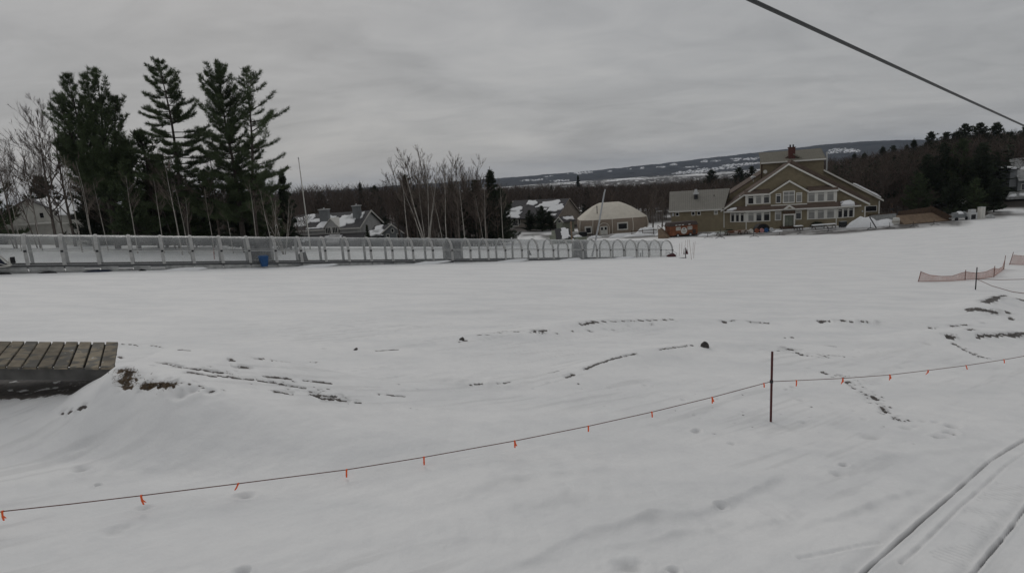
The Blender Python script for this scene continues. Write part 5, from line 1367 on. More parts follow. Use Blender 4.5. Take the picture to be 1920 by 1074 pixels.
def lodge():
    O = np.array([58.97, 122.0, -13.40])
    t = thing('ski_lodge', 'large tan clapboard lodge with big front gable, white windows and brick chimney', 'lodge', O, -18)
    X = (1.0, 0.0)
    base = -1.6
    pk = -0.55
    fl = 1.2
    # main gable block
    main = [(-14.6, base), (17.0, base), (17.0, 3.95), (pk, 12.5), (-14.6, 3.95)]
    MB().ext(main, fl, 9.0).build('front_gable_wall', 'tan', t)
    # rake roofs
    rl = roof_slab(t, (-15.2, fl-0.55, 3.66), (-15.2, 9.2, 3.66), (pk, 9.2, 12.55), (pk, fl-0.55, 12.55), 0.26, 'brown_roof')
    rr = roof_slab(t, (17.75, 9.2, 3.64), (17.75, fl-0.55, 3.64), (pk, fl-0.55, 12.55), (pk, 9.2, 12.55), 0.26, 'brown_roof')
    m = MB()
    for (x0, z0, x1, z1) in ((-15.25, 3.62, pk, 12.60), (17.8, 3.60, pk, 12.60)):
        m.prism([(x0, fl-0.62, z0-0.22), (x0, fl-0.62, z0+0.16), (x1, fl-0.62, z1+0.20), (x1, fl-0.62, z1-0.18)], [(x0, fl-0.56, z0-0.22), (x0, fl-0.56, z0+0.16), (x1, fl-0.56, z1+0.20), (x1, fl-0.56, z1-0.18)])
    m.build('rake_trim', 'trim', t)
    m = MB(); m.box(-14.66, -14.40, fl-0.04, fl+0.2, 0, 3.8); m.box(16.8, 17.06, fl-0.04, fl+0.2, 0, 3.2); m.build('corner_trim', 'trim', t)
    # rear, wider gable block and tower (kept in their own list: they stand behind the warped front)
    roof_slab(t, (17.6, 6.0, 3.80), (17.6, fl+0.1, 3.80), (pk+0.3, fl+0.1, 12.70), (pk+0.3, 6.0, 12.70), 0.85, 'brown_roof', 'raised_roof')
    front = list(t.children)
    rp, rw, rz = 1.3, 17.6, 14.55
    el = rz-0.62*rw
    MB().ext([(rp-rw+0.5, base), (rp+rw-0.5, base), (rp+rw-0.5, el+0.3), (rp, rz-0.05), (rp-rw+0.5, el+0.3)], 9.02, 21).build('rear_wall', 'tan', t)
    roof_slab(t, (rp-rw, 9.0, el), (rp-rw, 21.4, el), (rp, 21.4, rz), (rp, 9.0, rz), 0.28, 'brown_roof')
    ra = ((rp+rw, 21.4, el), (rp+rw, 8.5, el), (rp, 8.5, rz), (rp, 21.4, rz))
    r2 = roof_slab(t, *ra, 0.28, 'tower_roof')
    roof_snow(r2, *ra, [(0.70, 0.99, 0.01, 0.17), (0.84, 0.99, 0.14, 0.30)], 3, 0.36, 0.28)
    m = MB(); m.prism([(rp+rw+0.05, 8.44, el-0.13), (rp+rw+0.05, 8.44, el+0.2), (rp+5.5, 8.44, rz-0.62*5.5+0.2), (rp+5.5, 8.44, rz-0.62*5.5-0.13)], [(rp+rw+0.05, 8.5, el-0.13), (rp+rw+0.05, 8.5, el+0.2), (rp+5.5, 8.5, rz-0.62*5.5+0.2), (rp+5.5, 8.5, rz-0.62*5.5-0.13)]); m.build('rear_rake_trim', 'trim', t)
    MB().box(rp+rw-0.75, rp+rw-0.5, 8.95, 9.2, 0, el).build('rear_corner_trim', 'trim', t)
    win(t, (rp+rw-4.2, 9.02), X, 0, 3.2, 1.4, 2.7, 'glass_dark', 0.12)
    tw = (-4.85, 7.35)
    MB().extx([(8.2, 6.0), (8.2, 13.25), (13.0, 15.0), (13.0, 6.0)], *tw).build('tower_wall', 'tan', t)
    tr = roof_slab(t, (tw[0]-0.3, 7.6, 13.1), (tw[1]+0.3, 7.6, 13.1), (tw[1]+0.3, 13.3, 15.35), (tw[0]-0.3, 13.3, 15.35), 0.2, 'tower_roof', 'tower_roof')
    MB().box(tw[0]-0.35, tw[1]+0.35, 7.52, 7.6, 13.0, 13.3).build('tower_fascia', 'trim', t)
    c = MB().box(0.5, 1.8, 8.6, 9.8, 13.4, 16.0).build('chimney', 'brick', t)
    MB().box(0.4, 1.9, 8.52, 9.88, 16.0, 16.18).build('cap', 'brick', c)
    for x in (0.85, 1.45): MB().tube([(x, 9.2, 16.18), (x, 9.2, 16.7)], 0.16, n=8).build('flue', 'dark', c)
    MB().box(-5.15, -4.87, 8.0, 8.25, 8.6, 13.2).build('downpipe', 'brown_wood', t)
    m = MB(); m.tube([(8.1, 9.4, 9.8), (8.1, 9.4, 14.6)], 0.15, n=8); m.build('vent_pipe', 'pale', t)
    d = MB(); d.tube([(-4.3, 7.9, 11.2), (-4.3, 7.75, 11.25), (-4.3, 7.6, 11.28)], 0.15, 0.42, 14); d.tube([(-4.3, 8.25, 10.9), (-4.3, 7.9, 11.2)], 0.05); d.build('satellite_dish', 'cream', t)
    m = MB(); m.tube([(-6.6, 9.4, 9.2), (-6.6, 9.4, 10.2)], 0.40, n=10); m.tube([(-6.6, 9.4, 10.2), (-6.6, 9.4, 10.55)], 0.70, 0.3, 10); m.build('roof_fan', 'pale', t)
    rearset = [o for o in t.children if o not in front]
    # second floor strip
    def strip(x0, x1, w0, w1, v):
        return MB().box(x0, x1, v, fl, w0, w1)
    v2 = 0.35
    MB().ext([(-10, 4.2), (10.08, 4.2), (10.08, 6.85), (-10, 6.85)], v2, fl).build('upper_bay_wall', 'tan', t)
    for (x0, x1) in ((-10.25, -4.55), (3.75, 10.35)):
        roof_slab(t, (x0, v2-0.35, 6.86), (x1, v2-0.35, 6.86), (x1, fl+0.05, 7.72), (x0, fl+0.05, 7.72), 0.12, 'brown_roof', 'shed_roof')
    dm = [(-4.4, 4.21), (3.6, 4.21), (3.6, 6.9), (-0.45, 9.15), (-4.4, 6.95)]
    MB().ext(dm, v2-0.18, fl+0.02).build('centre_dormer', 'tan', t)
    roof_slab(t, (-4.9, v2-0.5, 6.75), (-4.9, fl+0.1, 6.75), (-0.45, fl+0.1, 9.25), (-0.45, v2-0.5, 9.25), 0.14, 'brown_roof', 'dormer_roof')
    roof_slab(t, (4.15, fl+0.1, 6.68), (4.15, v2-0.5, 6.68), (-0.45, v2-0.5, 9.25), (-0.45, fl+0.1, 9.25), 0.14, 'brown_roof', 'dormer_roof')
    m = MB()
    for (x0, z0) in ((-4.95, 6.72), (4.2, 6.65)):
        m.prism([(x0, v2-0.57, z0-0.22), (x0, v2-0.57, z0+0.14), (-0.45, v2-0.57, 9.40), (-0.45, v2-0.57, 9.0)], [(x0, v2-0.51, z0-0.22), (x0, v2-0.51, z0+0.14), (-0.45, v2-0.51, 9.40), (-0.45, v2-0.51, 9.0)])
    m.box(-10.3, -4.9, v2-0.42, v2-0.36, 6.62, 6.92); m.box(4.2, 10.4, v2-0.42, v2-0.36, 6.62, 6.92)
    m.box(-10.06, -9.72, v2-0.05, v2-0.002, 4.2, 6.62); m.box(9.8, 10.14, v2-0.05, v2-0.002, 4.2, 6.62)
    m.box(-9.7, -4.42, v2-0.05, v2-0.002, 4.2, 4.45); m.box(3.62, 9.78, v2-0.05, v2-0.002, 4.2, 4.45); m.box(-4.4, 3.6, v2-0.24, v2-0.185, 4.2, 4.45)
    # white surrounds behind the window groups
    m.box(-9.7, -4.42, v2-0.045, v2-0.003, 4.75, 6.61); m.box(3.62, 9.78, v2-0.045, v2-0.003, 4.6, 6.61)
    m.build('window_trim', 'trim', t)
    gl = random.Random(4)
    G_ = lambda: gl.choice(['glass', 'grey_pane', 'glass', 'grey_pane'])
    o2 = (0, v2-0.045); 
    for i, (a, b) in enumerate(((-9.5, -8.2), (-7.75, -6.45), (-6.0, -4.68))): win(t, o2, X, a, b, 4.85, 6.55, 'glass_dark' if i == 0 else G_(), 0.09, 0.30)
    for a, b in ((3.85, 5.35), (5.9, 7.4), (7.95, 9.5)): win(t, o2, X, a, b, 4.7, 6.55, 'grey_pane', 0.09, 0.30)
    o3 = (0, v2-0.18)
    win(t, o3, X, -3.35, -2.15, 4.75, 6.75, 'glass', 0.16, 0.32); win(t, o3, X, 1.15, 2.45, 4.7, 6.75, 'grey_pane', 0.16, 0.32)
    win(t, o3, X, -1.8, 0.85, 4.7, 7.2, 'grey_pane', 0.20, 0, 1, True)
    # ground floor
    MB().extz([(-9.9, 0.0), (10.1, 0.0), (14.6, 1.15), (14.6, fl-0.01), (-13.3, fl-0.01), (-13.3, 1.15)], base, 3.45).build('lower_bay_wall', 'tan', t)
    # skirt roof with hips
    e = 3.42; a = [(-14.6, 0.75), (-10.1, -0.55), (10.3, -0.55), (15.9, 0.75)]; r = [(-12.6, fl-0.02), (-10.0, v2-0.02), (10.08, v2-0.02), (13.6, fl-0.02)]
    m = MB()
    for k in range(3):
        z = 4.35
        q = [(*a[k], e), (*a[k+1], e), (*r[k+1], z), (*r[k], z)]
        m.prism(q, [(p[0], p[1], p[2]+0.14) for p in q])
    sk = m.build('skirt_roof', 'brown_roof', t)
    m = MB()
    for k in range(3):
        m.prism([(*a[k], e-0.16), (*a[k+1], e-0.16), (*a[k+1], e+0.12), (*a[k], e+0.12)], [(a[k][0], a[k][1]-0.06, e-0.16), (a[k+1][0], a[k+1][1]-0.06, e-0.16), (a[k+1][0], a[k+1][1]-0.06, e+0.12), (a[k][0], a[k][1]-0.06, e+0.12)])
    m.build('skirt_fascia', 'trim', t)
    roof_snow(sk, (10.4, -0.5, e), (15.7, 0.75, e), (13.6, fl, 4.35), (10.1, v2, 4.35), [(0.12, 0.90, 0.08, 0.85)], 9, 0.55, 0.12)
    roof_snow(sk, (-14.6, 0.75, e), (-10.1, -0.5, e), (-10.0, v2, 4.35), (-12.6, fl, 4.35), [(0.12, 0.5, 0.1, 0.6)], 10, 0.35, 0.12)
    m = MB(); m.box(-9.8, -4.5, -0.045, -0.003, 1.1, 3.2); m.build('window_trim', 'trim', t); MB().box(3.62, 9.95, -0.045, -0.003, 1.1, 3.2).build('window_trim', 'trim', t); MB().box(-10.0, -9.81, -0.06, -0.004, base, 3.2).build('corner_trim', 'trim', t); MB().box(9.97, 10.16, -0.06, -0.004, base, 3.2).build('corner_trim', 'trim', t)
    o1 = (0, -0.045)
    for i, (p, q) in enumerate(((-9.5, -8.15), (-7.7, -6.4), (-6.0, -4.65))): win(t, o1, X, p, q, 1.2, 3.0, ['grey_pane', 'glass', 'glass_dark'][i], 0.09, 0.30)
    for p, q in ((3.85, 5.35), (5.9, 7.4), (7.95, 9.6)): win(t, o1, X, p, q, 1.2, 3.0, 'grey_pane', 0.09, 0.30)
    o0 = (0, 0)
    win(t, o0, X, -3.5, -2.1, 1.2, 3.05, 'grey_pane', 0.16, 0.30); win(t, o0, X, 1.0, 2.4, 1.2, 3.05, 'glass', 0.16, 0.30)
    # angled bays
    for (p, q, gm) in (((-13.3, 1.15), (-9.9, 0.0), 'glass_dark'), ((10.1, 0.0), (14.6, 1.15), 'glass_dark')):
        dx, dy = q[0]-p[0], q[1]-p[1]; l = math.hypot(dx, dy); d = (dx/l, dy/l)
        m = MB(); obox(m, p, d, 0.12, l-0.12, 0.003, 0.045, 1.12, 3.1); m.build('bay_trim', 'trim', t)
        for k in range(3): win(t, p, d, 0.3+(l-0.5)*k/3, 0.3+(l-0.5)*(k+1)/3-0.25, 1.2, 3.0, gm, 0.08, 0.28, n=0.046)
    # entrance
    m = MB(); m.box(-1.75, -1.45, -0.75, -0.002, -0.2, 2.25); m.box(0.55, 0.85, -0.75, -0.002, -0.2, 2.25); m.box(-1.8, 0.9, -0.8, -0.003, 2.25, 2.5); m.build('porch_frame', 'trim', t)
    MB().box(-1.7, 0.8, -0.72, -0.004, 2.51, 3.2).build('porch_header', 'brown_wood', t)
    m = MB(); m.ext([(-1.9, 3.5), (1.0, 3.5), (-0.45, 4.35)], -0.95, -0.1); pg = m.build('porch_gable', 'trim', t)
    MB().ext([(-1.0, 3.62), (0.1, 3.62), (-0.45, 3.98)], -0.99, -0.952).build('panel', 'tan', pg)
    d = MB().box(-1.40, 0.50, -0.10, -0.006, 0.0, 2.15).build('door', 'green_grey', t)
    MB().box(-0.48, -0.42, -0.125, -0.101, 0.02, 2.12).build('door_joint', 'dark', d); MB().box(-0.62, -0.54, -0.16, -0.101, 0.95, 1.1).build('handle', 'steel', d)
    m = MB(); m.box(-2.4, 1.5, -1.6, -0.003, -0.75, -0.03); m.box(-2.2, 1.3, -2.0, -1.61, -0.75, -0.22); m.box(-2.0, 1.1, -2.4, -2.01, -0.8, -0.42); m.build('steps', 'brown_wood', t)
    MB().box(16.2, 16.5, fl-0.2, fl-0.003, 2.1, 2.4).build('wall_lamp', 'pale', t); MB().box(-11.3, -10.9, fl-0.25, fl-0.003, 6.5, 6.75).build('flood_lamp', 'cream', t)
    # left wing
    wv = 0.9
    MB().extx([(wv, base), (wv, 4.35), (wv+5.2, 8.0), (wv+10.4, 4.35), (wv+10.4, base)], -26.4, -14.62).build('wing_wall', 'tan', t)
    wr = roof_slab(t, (-26.9, wv-0.5, 4.05), (-14.55, wv-0.5, 4.05), (-13.0, wv+5.2, 8.05), (-26.9, wv+5.2, 8.05), 0.2, 'seam_roof', 'wing_roof')
    roof_slab(t, (-13.0, wv+10.9, 4.05), (-26.9, wv+10.9, 4.05), (-26.9, wv+5.2, 8.05), (-13.0, wv+5.2, 8.05), 0.2, 'seam_roof', 'wing_roof')
    MB().box(-26.95, -14.95, wv-0.57, wv-0.505, 3.9, 4.28).build('wing_fascia', 'trim', t)
    for c in (-25.0, -21.35, -20.1, -16.3): win(t, (0, wv), X, c-0.42, c+0.42, 2.95, 3.85, 'glass_dark' if c < -18 else 'grey_pane', 0.13)
    MB().box(-26.2, -25.75, wv-0.12, wv-0.003, 3.0, 3.7).build('meter_box', 'pale', t)
    v = MB(); v.box(-21.1, -20.3, wv+2.4, wv+3.2, 5.3, 7.4); v = v.build('roof_vent', 'dark', t)
    m = MB(); m.box(-21.35, -20.05, wv+2.15, wv+3.45, 7.4, 7.75); m.tube([(-20.7, wv+2.8, 7.75), (-20.7, wv+2.8, 8.5)], 0.45, 0.3, 10); m.build('cowl', 'pale', v)
    MB().tube([(-16.6, wv+3.0, 6.0), (-16.6, wv+3.0, 7.1)], 0.09, n=6).build('vent_pipe', 'dark', t)
    # widths surveyed on the rotated front: bring the front parts to them
    def warp(o):
        me = o.data; n = len(me.vertices); v = np.empty(n*3, np.float32); me.vertices.foreach_get('co', v); v = v.reshape(-1, 3)
        v[:, 0] = np.interp(v[:, 0], [-28, -14.6, -10, 0, 10, 17, 18], [-25.6, -13.2, -8.8, -0.05, 8.35, 13.85, 14.7]); me.vertices.foreach_set('co', v.ravel()); me.update()
        for c in o.children: warp(c)
    for o in t.children:
        if o not in rearset: warp(o)
lodge()

def chalet():
    D = 146.0
    cr = at(674, 424, D)     # near right corner, at the eave
    t = thing('grey_chalet', 'long grey chalet with snow-patched dark roof, two white dormers and three chimneys', 'house', cr, -12)
    L_, W_, rise = 26.0, 13.0, 3.2
    # u from -L..0 , v 0..W ; eave at z=0
    g = gz(cr[0], cr[1])-cr[2]-3
    MB().extx([(0, g), (0, 0), (W_/2, rise), (W_, 0), (W_, g)], -L_, 0).build('wall', 'grey_siding', t)
    a, b, c, d = (-L_-0.7, -0.5, -0.38), (0.5, -0.5, -0.38), (0.5, W_/2, rise+0.05), (-L_-0.7, W_/2, rise+0.05)
    r = roof_slab(t, a, b, c, d, 0.2, 'grey_roof')
    roof_slab(t, (0.5, W_+0.5, -0.38), (-L_-0.7, W_+0.5, -0.38), (-L_-0.7, W_/2, rise+0.05), (0.5, W_/2, rise+0.05), 0.2, 'grey_roof')
    roof_snow(r, a, b, c, d, [(0.02, 0.20, 0.30, 0.74), (0.10, 0.26, 0.45, 0.85), (0.18, 0.42, 0.10, 0.86), (0.30, 0.46, 0.42, 0.9), (0.05, 0.14, 0.08, 0.24), (0.43, 0.62, 0.44, 0.66), (0.56, 0.66, 0.02, 0.55), (0.60, 0.70, 0.3, 0.80), (0.70, 0.90, 0.05, 0.84), (0.80, 0.95, 0.42, 0.9), (0.46, 0.6, 0.02, 0.1)], 5, 0.25, 0.2)
    m = MB()
    m.box(-L_-0.72, 0.52, -0.58, -0.51, -0.6, -0.2)
    for (y0, z0, y1, z1) in ((-0.55, -0.55, W_/2, rise), (W_+0.55, -0.55, W_/2, rise)):
        m.prism([(0.51, y0, z0), (0.51, y0, z0+0.45), (0.51, y1, z1+0.42), (0.51, y1, z1-0.05)], [(0.58, y0, z0), (0.58, y0, z0+0.45), (0.58, y1, z1+0.42), (0.58, y1, z1-0.05)])
    m.box(-0.002, 0.05, -0.05, 0.25, -3, -0.55); m.box(-L_-0.05, 0.06, -0.06, -0.002, -1.75, -1.45)
    m.build('trim', 'trim', t)
    # wall dormers
    for cu, w, h in ((-19.6, 1.7, 2.2), (-7.2, 1.7, 2.3)):
        q = MB().ext([(cu-w, -1.5), (cu+w, -1.5), (cu+w, 0.25), (cu, h-0.2), (cu-w, 0.25)], -0.75, 3.2).build('dormer', 'grey_siding', t)
        m = MB()
        for s in (-1, 1): m.prism([(cu+s*(w+0.45), -0.95, -0.15), (cu, -0.95, h-0.1), (cu, -0.95, h+0.14), (cu+s*(w+0.45), -0.95, 0.12)], [(cu+s*(w+0.45), 3.4, -0.15), (cu, 3.4, h-0.1), (cu, 3.4, h+0.14), (cu+s*(w+0.45), 3.4, 0.12)])
        m.build('dormer_roof', 'trim', q)
        for s in (-0.92, 0.92): win(q, (cu, -0.75), (1, 0), s-0.78, s+0.78, -1.45, 0.2, 'glass', 0.14, 0, 2)
    for cu, cv, w, z1 in ((-23.6, W_/2+0.4, 0.85, 4.0), (-10.6, 2.9, 1.15, 4.4), (-2.0, 3.6, 0.9, 4.8)):
        k = MB().box(cu-w, cu+w, cv-0.7, cv+0.7, 0.5, z1).build('chimney', 'slate_siding', t)
        MB().box(cu-w-0.15, cu+w+0.15, cv-0.85, cv+0.85, z1, z1+0.22).build('cap', 'pale', k); MB().tube([(cu, cv, z1+0.22), (cu, cv, z1+0.6)], 0.2, n=8).build('flue', 'pale', k)
    # lower roofs stepping forward
    a, b, c, d = (-L_-2, -5.6, -5.0), (1.5, -5.6, -5.0), (1.5, -0.05, -1.7), (-L_-2, -0.05, -1.7)
    r = roof_slab(t, a, b, c, d, 0.2, 'grey_roof', 'lower_roof')
    roof_snow(r, a, b, c, d, [(0.30, 0.50, 0.55, 0.85), (0.66, 0.80, 0.68, 0.9), (0.05, 0.2, 0.2, 0.5)], 6, 0.2, 0.2)
    MB().box(-L_-1.5, 1.0, -5.3, -0.2, g, -4.9).build('lower_wall', 'slate_siding', t)
    for cu in (-19.4, -7.0): MB().prism([(cu-0.5, -3.9, -3.95), (cu+3.0, -3.9, -3.95), (cu+1.7, -0.1, -1.62), (cu-1.0, -0.1, -1.62)], [(cu-0.5, -3.9, -3.3), (cu+3.0, -3.9, -3.3), (cu+1.7, -0.1, -1.35), (cu-1.0, -0.1, -1.35)]).build('gable_return', 'grey_siding', t)
    for px, py in ((700, 412), (703, 412)):
        pass
    m = MB(); m.tube([(-0.02, W_/2-0.4, 1.0), (0.12, W_/2-0.4, 1.0)], 0.12, n=6); m.tube([(-0.02, W_/2+0.5, 1.0), (0.12, W_/2+0.5, 1.0)], 0.12, n=6); m.build('gable_lamp', 'cream', t)
    # annex
    ca = at(737, 441, 132.0)
    k = thing('slate_annex', 'small dark slate-sided house with oval gable window beside the grey chalet', 'house', ca, -14)
    g = gz(ca[0], ca[1])-ca[2]-2
    MB().ext([(-2.3, g), (2.3, g), (2.3, 0.7), (0, 2.35), (-2.3, 0.7)], 0, 7.5).build('wall', 'slate_siding', k)
    al, bl, cl, dl = (-2.9, -0.4, 0.28), (-2.9, 7.8, 0.28), (0, 7.8, 2.4), (0, -0.4, 2.4)
    r = roof_slab(k, al, bl, cl, dl, 0.16, 'grey_roof'); roof_slab(k, (2.9, 7.8, 0.28), (2.9, -0.4, 0.28), (0, -0.4, 2.4), (0, 7.8, 2.4), 0.16, 'grey_roof')
    m = MB()
    for s in (-1, 1): m.prism([(s*2.95, -0.46, 0.15), (0, -0.46, 2.28), (0, -0.46, 2.62), (s*2.95, -0.46, 0.45)], [(s*2.95, -0.40, 0.15), (0, -0.40, 2.28), (0, -0.40, 2.62), (s*2.95, -0.40, 0.45)])
    m.build('rake_trim', 'trim', k)
    # side wing with the snowy roof
    a, b, c, d = (-6.8, 0.9, -0.35), (-2.25, 0.9, -0.35), (-2.0, 5.0, 1.95), (-6.8, 5.0, 1.95)
    MB().box(-6.4, -2.31, 1.3, 6.5, g, -0.3).build('side_wall', 'slate_siding', k); rw = roof_slab(k, a, b, c, d, 0.16, 'grey_roof', 'side_roof'); roof_snow(rw, a, b, c, d, [(0.06, 0.95, 0.03, 0.62), (0.1, 0.6, 0.3, 0.9)], 12, 0.25, 0.16)
    f = MB(); n = 16
    f.prism([(0.42*math.cos(2*math.pi*i/n), -0.06, 1.05+0.56*math.sin(2*math.pi*i/n)) for i in range(n)], [(0.42*math.cos(2*math.pi*i/n), -0.002, 1.05+0.56*math.sin(2*math.pi*i/n)) for i in range(n)])
    f = f.build('oval_window', 'trim', k); q = MB(); q.prism([(0.26*math.cos(2*math.pi*i/n), -0.075, 1.05+0.40*math.sin(2*math.pi*i/n)) for i in range(n)], [(0.26*math.cos(2*math.pi*i/n), -0.061, 1.05+0.40*math.sin(2*math.pi*i/n)) for i in range(n)]); q.build('pane', 'glass_dark', f)
    for s in (-1.25, 1.3): win(k, (s, 0), (1, 0), -0.42, 0.42, -1.2, 0.35, 'glass_dark', 0.14)
chalet()

def houses():
    # pale house at the far left, seen through birches
    c = at(54, 399, 112.0)
    t = thing('pale_house', 'pale house with snow-covered roof behind birches at the left edge', 'house', c, 14)
    g = -9
    MB().ext([(-4.3, g), (4.3, g), (4.3, 0), (0.2, 2.35), (-4.3, 0)], 0, 9).build('wall', 'white_house', t)
    for s, nm in ((-1, 3), (1, 4)):
        e = (s*5.0, -0.4, -0.35), (s*5.0, 9.4, -0.35), (0.2, 9.4, 2.45), (0.2, -0.4, 2.45)
        r = roof_slab(t, *e, 0.15, 'grey_roof'); roof_snow(r, *e, [(0.02, 0.98, 0.02, 0.95)], nm, 0.22, 0.15)
    e = (4.3, -0.6, -0.9), (9.6, -0.6, -0.9), (9.6, 4.2, 1.6), (2.5, 4.2, 1.6)
    MB().box(4.31, 9.2, -0.1, 7, g, -0.85).build('side_wall', 'white_house', t); r = roof_slab(t, *e, 0.15, 'grey_roof', 'side_roof'); roof_snow(r, *e, [(0.02, 0.98, 0.03, 0.97)], 5, 0.22, 0.15)
    MB().box(-5.5, 4.2, -2.4, -0.1, -2.2, -1.95).build('deck', 'trim', t); MB().box(5.2, 9.3, -2.0, -0.2, -2.5, -2.3).build('side_deck', 'trim', t)
    win(t, (1.6, 0), (1, 0), 0, 0.8, -1.2, -0.1, 'glass_dark', 0.08); win(t, (-3.6, 0), (1, 0), 0, 1.3, -1.0, -0.1, 'glass_dark', 0.08); win(t, (6.5, -0.1), (1, 0), 0, 1.6, -1.9, -0.9, 'glass_dark', 0.08)
    # beige house with the gable end at right
    c = at(1047, 404, 172.0)
    t = thing('beige_house', 'beige two-storey house with tall blank gable end and patchy snow on the roof', 'house', c, -42)
    g = gz(c[0], c[1])-c[2]-1; L_, W_, rise = 22.0, 10.5, 4.4
    MB().extx([(0, g), (0, 0), (W_/2, rise), (W_, 0), (W_, g)], -L_, 0).build('wall', 'beige_house', t)
    a, b, cc, d = (-L_-2.2, -1.0, -0.8), (0.5, -1.0, -0.8), (0.5, W_/2, rise+0.05), (-L_+1.0, W_/2, rise+0.05)
    r = roof_slab(t, a, b, cc, d, 0.18, 'grey_roof'); roof_slab(t, (0.5, W_+0.6, -0.5), (-L_-0.5, W_+0.6, -0.5), (-L_-0.5, W_/2, rise+0.05), (0.5, W_/2, rise+0.05), 0.18, 'grey_roof')
    roof_snow(r, a, b, cc, d, [(0.02, 0.40, 0.04, 0.42), (0.1, 0.3, 0.3, 0.62), (0.30, 0.48, 0.68, 0.95), (0.55, 0.88, 0.55, 0.9), (0.78, 0.97, 0.3, 0.72), (0.66, 0.74, 0.38, 0.52), (0.85, 0.95, 0.08, 0.2)], 7, 0.25, 0.18)
    m = MB(); 
    for (y0, y1) in ((-1.05, W_/2), (W_+0.6, W_/2)): m.prism([(0.51, y0, -0.95), (0.51, y0, -0.6), (0.51, y1, rise+0.3), (0.51, y1, rise-0.08)], [(0.57, y0, -0.95), (0.57, y0, -0.6), (0.57, y1, rise+0.3), (0.57, y1, rise-0.08)])
    m.build('rake_trim', 'beige_house', t)
    for u in (-18.6, -15.4): win(t, (u, 0), (1, 0), -0.7, 0.7, -2.6, -0.9, 'glass_dark', 0.1, 0, 1)
    win(t, (-17.0, 0), (1, 0), -1.5, 1.5, g+1.2, g+3.4, 'glass_dark', 0.3, 0, 2, name='french_door')
    # sage shed and sage booth
    c = at(1050, 431, 154.0)
    t = thing('sage_shed', 'small sage-green shed with snow on its dark roof before the beige gable', 'shed', c, 18)
    MB().ext([(-1.3, -1.6), (1.3, -1.6), (1.3, 2.2), (0, 3.2), (-1.3, 2.2)], 0, 4.0).build('wall', 'green_grey', t); t.rotation_euler[2] = R(-52)
    for s in (-1, 1):
        e = (s*1.7, -0.3, 1.95), (s*1.7, 4.3, 1.95), (0, 4.3, 3.3), (0, -0.3, 3.3)
        r = roof_slab(t, *e, 0.12, 'grey_roof')
        if s > 0: roof_snow(r, *e, [(0.30, 0.95, 0.2, 0.92)], 8, 0.2, 0.12)
    m = MB()
    for s in (-1, 1): m.prism([(s*1.75, -0.36, 1.85), (0, -0.36, 3.2), (0, -0.36, 3.45), (s*1.75, -0.36, 2.1)], [(s*1.75, -0.30, 1.85), (0, -0.30, 3.2), (0, -0.30, 3.45), (s*1.75, -0.30, 2.1)])
    m.build('rake_trim', 'trim', t); win(t, (0, 0), (1, 0), -0.6, 0.6, 1.9, 2.5, 'glass_dark', 0.06)
    c = at(1058, 449, 120.0)
    t = thing('lift_booth', 'sage booth with a white snow slab on its sloping dark roof, just behind the tunnel', 'booth', c, -6)
    g = gz(c[0], c[1])-c[2]-0.3
    MB().extx([(0, g), (0, 0.3), (2.6, 1.75), (2.6, g)], -2.6, 1.6).build('wall', 'green_grey', t)
    e = (-1.6, -0.5, 0.15), (2.0, -0.5, 0.15), (1.0, 2.8, 1.95), (-1.9, 2.8, 1.95)
    r = roof_slab(t, *e, 0.14, 'dark'); roof_snow(r, *e, [(0.30, 0.92, 0.06, 0.93)], 13, 0.14, 0.14)
    MB().box(-3.0, -1.7, -0.3, -0.01, g, 1.0).build('side_panel', 'green_grey', t)
    m = MB(); m.box(1.9, 4.6, -0.2, -0.1, g, 0.35)
    for x in np.arange(1.95, 4.6, 0.35): m.box(x, x+0.08, -0.26, -0.2, g, 0.42)
    m.build('fence_panel', 'green_grey', t)
    p = at(1072, 447, 118.0); q = at(1072, 415, 118.0)
    o = MB().box(-0.14, 0.14, -0.14, 0.14, -1.6, q[2]-p[2]).build('wood_post', 'tan_wood'); o.location = [float(x) for x in p]; tag(o, 'squat wooden post rising behind the booth fence panel', 'post')
    # condo at the right edge
    c = at(1921, 398, 140.0)
    t = thing('shingled_condo', 'dark shingled condo with grey roof and snow patches cut by the right edge', 'building', c, -12)
    MB().box(-1.9, 12, 0, 12, -3, 8.6).build('wall', 'slate_siding', t)
    e = (-2.3, -0.9, 7.4), (13, -0.9, 7.4), (13, 5, 12.6), (-1.6, 5, 12.6)
    r = roof_slab(t, *e, 0.25, 'board'); roof_snow(r, *e, [(0.06, 0.3, 0.03, 0.16), (0.1, 0.3, 0.45, 0.6)], 15, 0.3, 0.25)
    MB().box(-3.4, -1.91, 0.5, 5, 6.0, 10.2).build('stair_bay', 'slate_siding', t); e = (-4.3, 0, 10.2), (-1.92, 0, 10.2), (-1.92, 5, 11.0), (-4.3, 5, 11.0); r2 = roof_slab(t, *e, 0.2, 'dark', 'bay_roof'); roof_snow(r2, *e, [(0.02, 0.9, 0.02, 0.5)], 16, 0.3, 0.2)
    MB().box(-5.2, 6, -2.2, -0.01, 3.4, 3.75).build('balcony', 'board', t); e = (-5.2, -2.2, 3.76), (4, -2.2, 3.76), (4, -0.1, 4.9), (-3.6, -0.1, 4.9); r3 = roof_slab(t, *e, 0.15, 'board', 'lower_roof'); roof_snow(r3, *e, [(0.02, 0.22, 0.02, 0.4), (0.26, 0.42, 0.05, 0.5), (0.5, 0.8, 0.2, 0.8)], 17, 0.3, 0.15)
    win(t, (-1.5, 0), (1, 0), 0, 2.6, 1.0, 2.4, 'grey_pane', 0.1, 0, 1); win(t, (2.0, 0), (1, 0), 0, 2.6, 1.0, 2.4, 'glass', 0.1, 0, 1); win(t, (-1.2, 0), (1, 0), 0, 1.6, 5.2, 6.8, 'glass', 0.1)
houses()

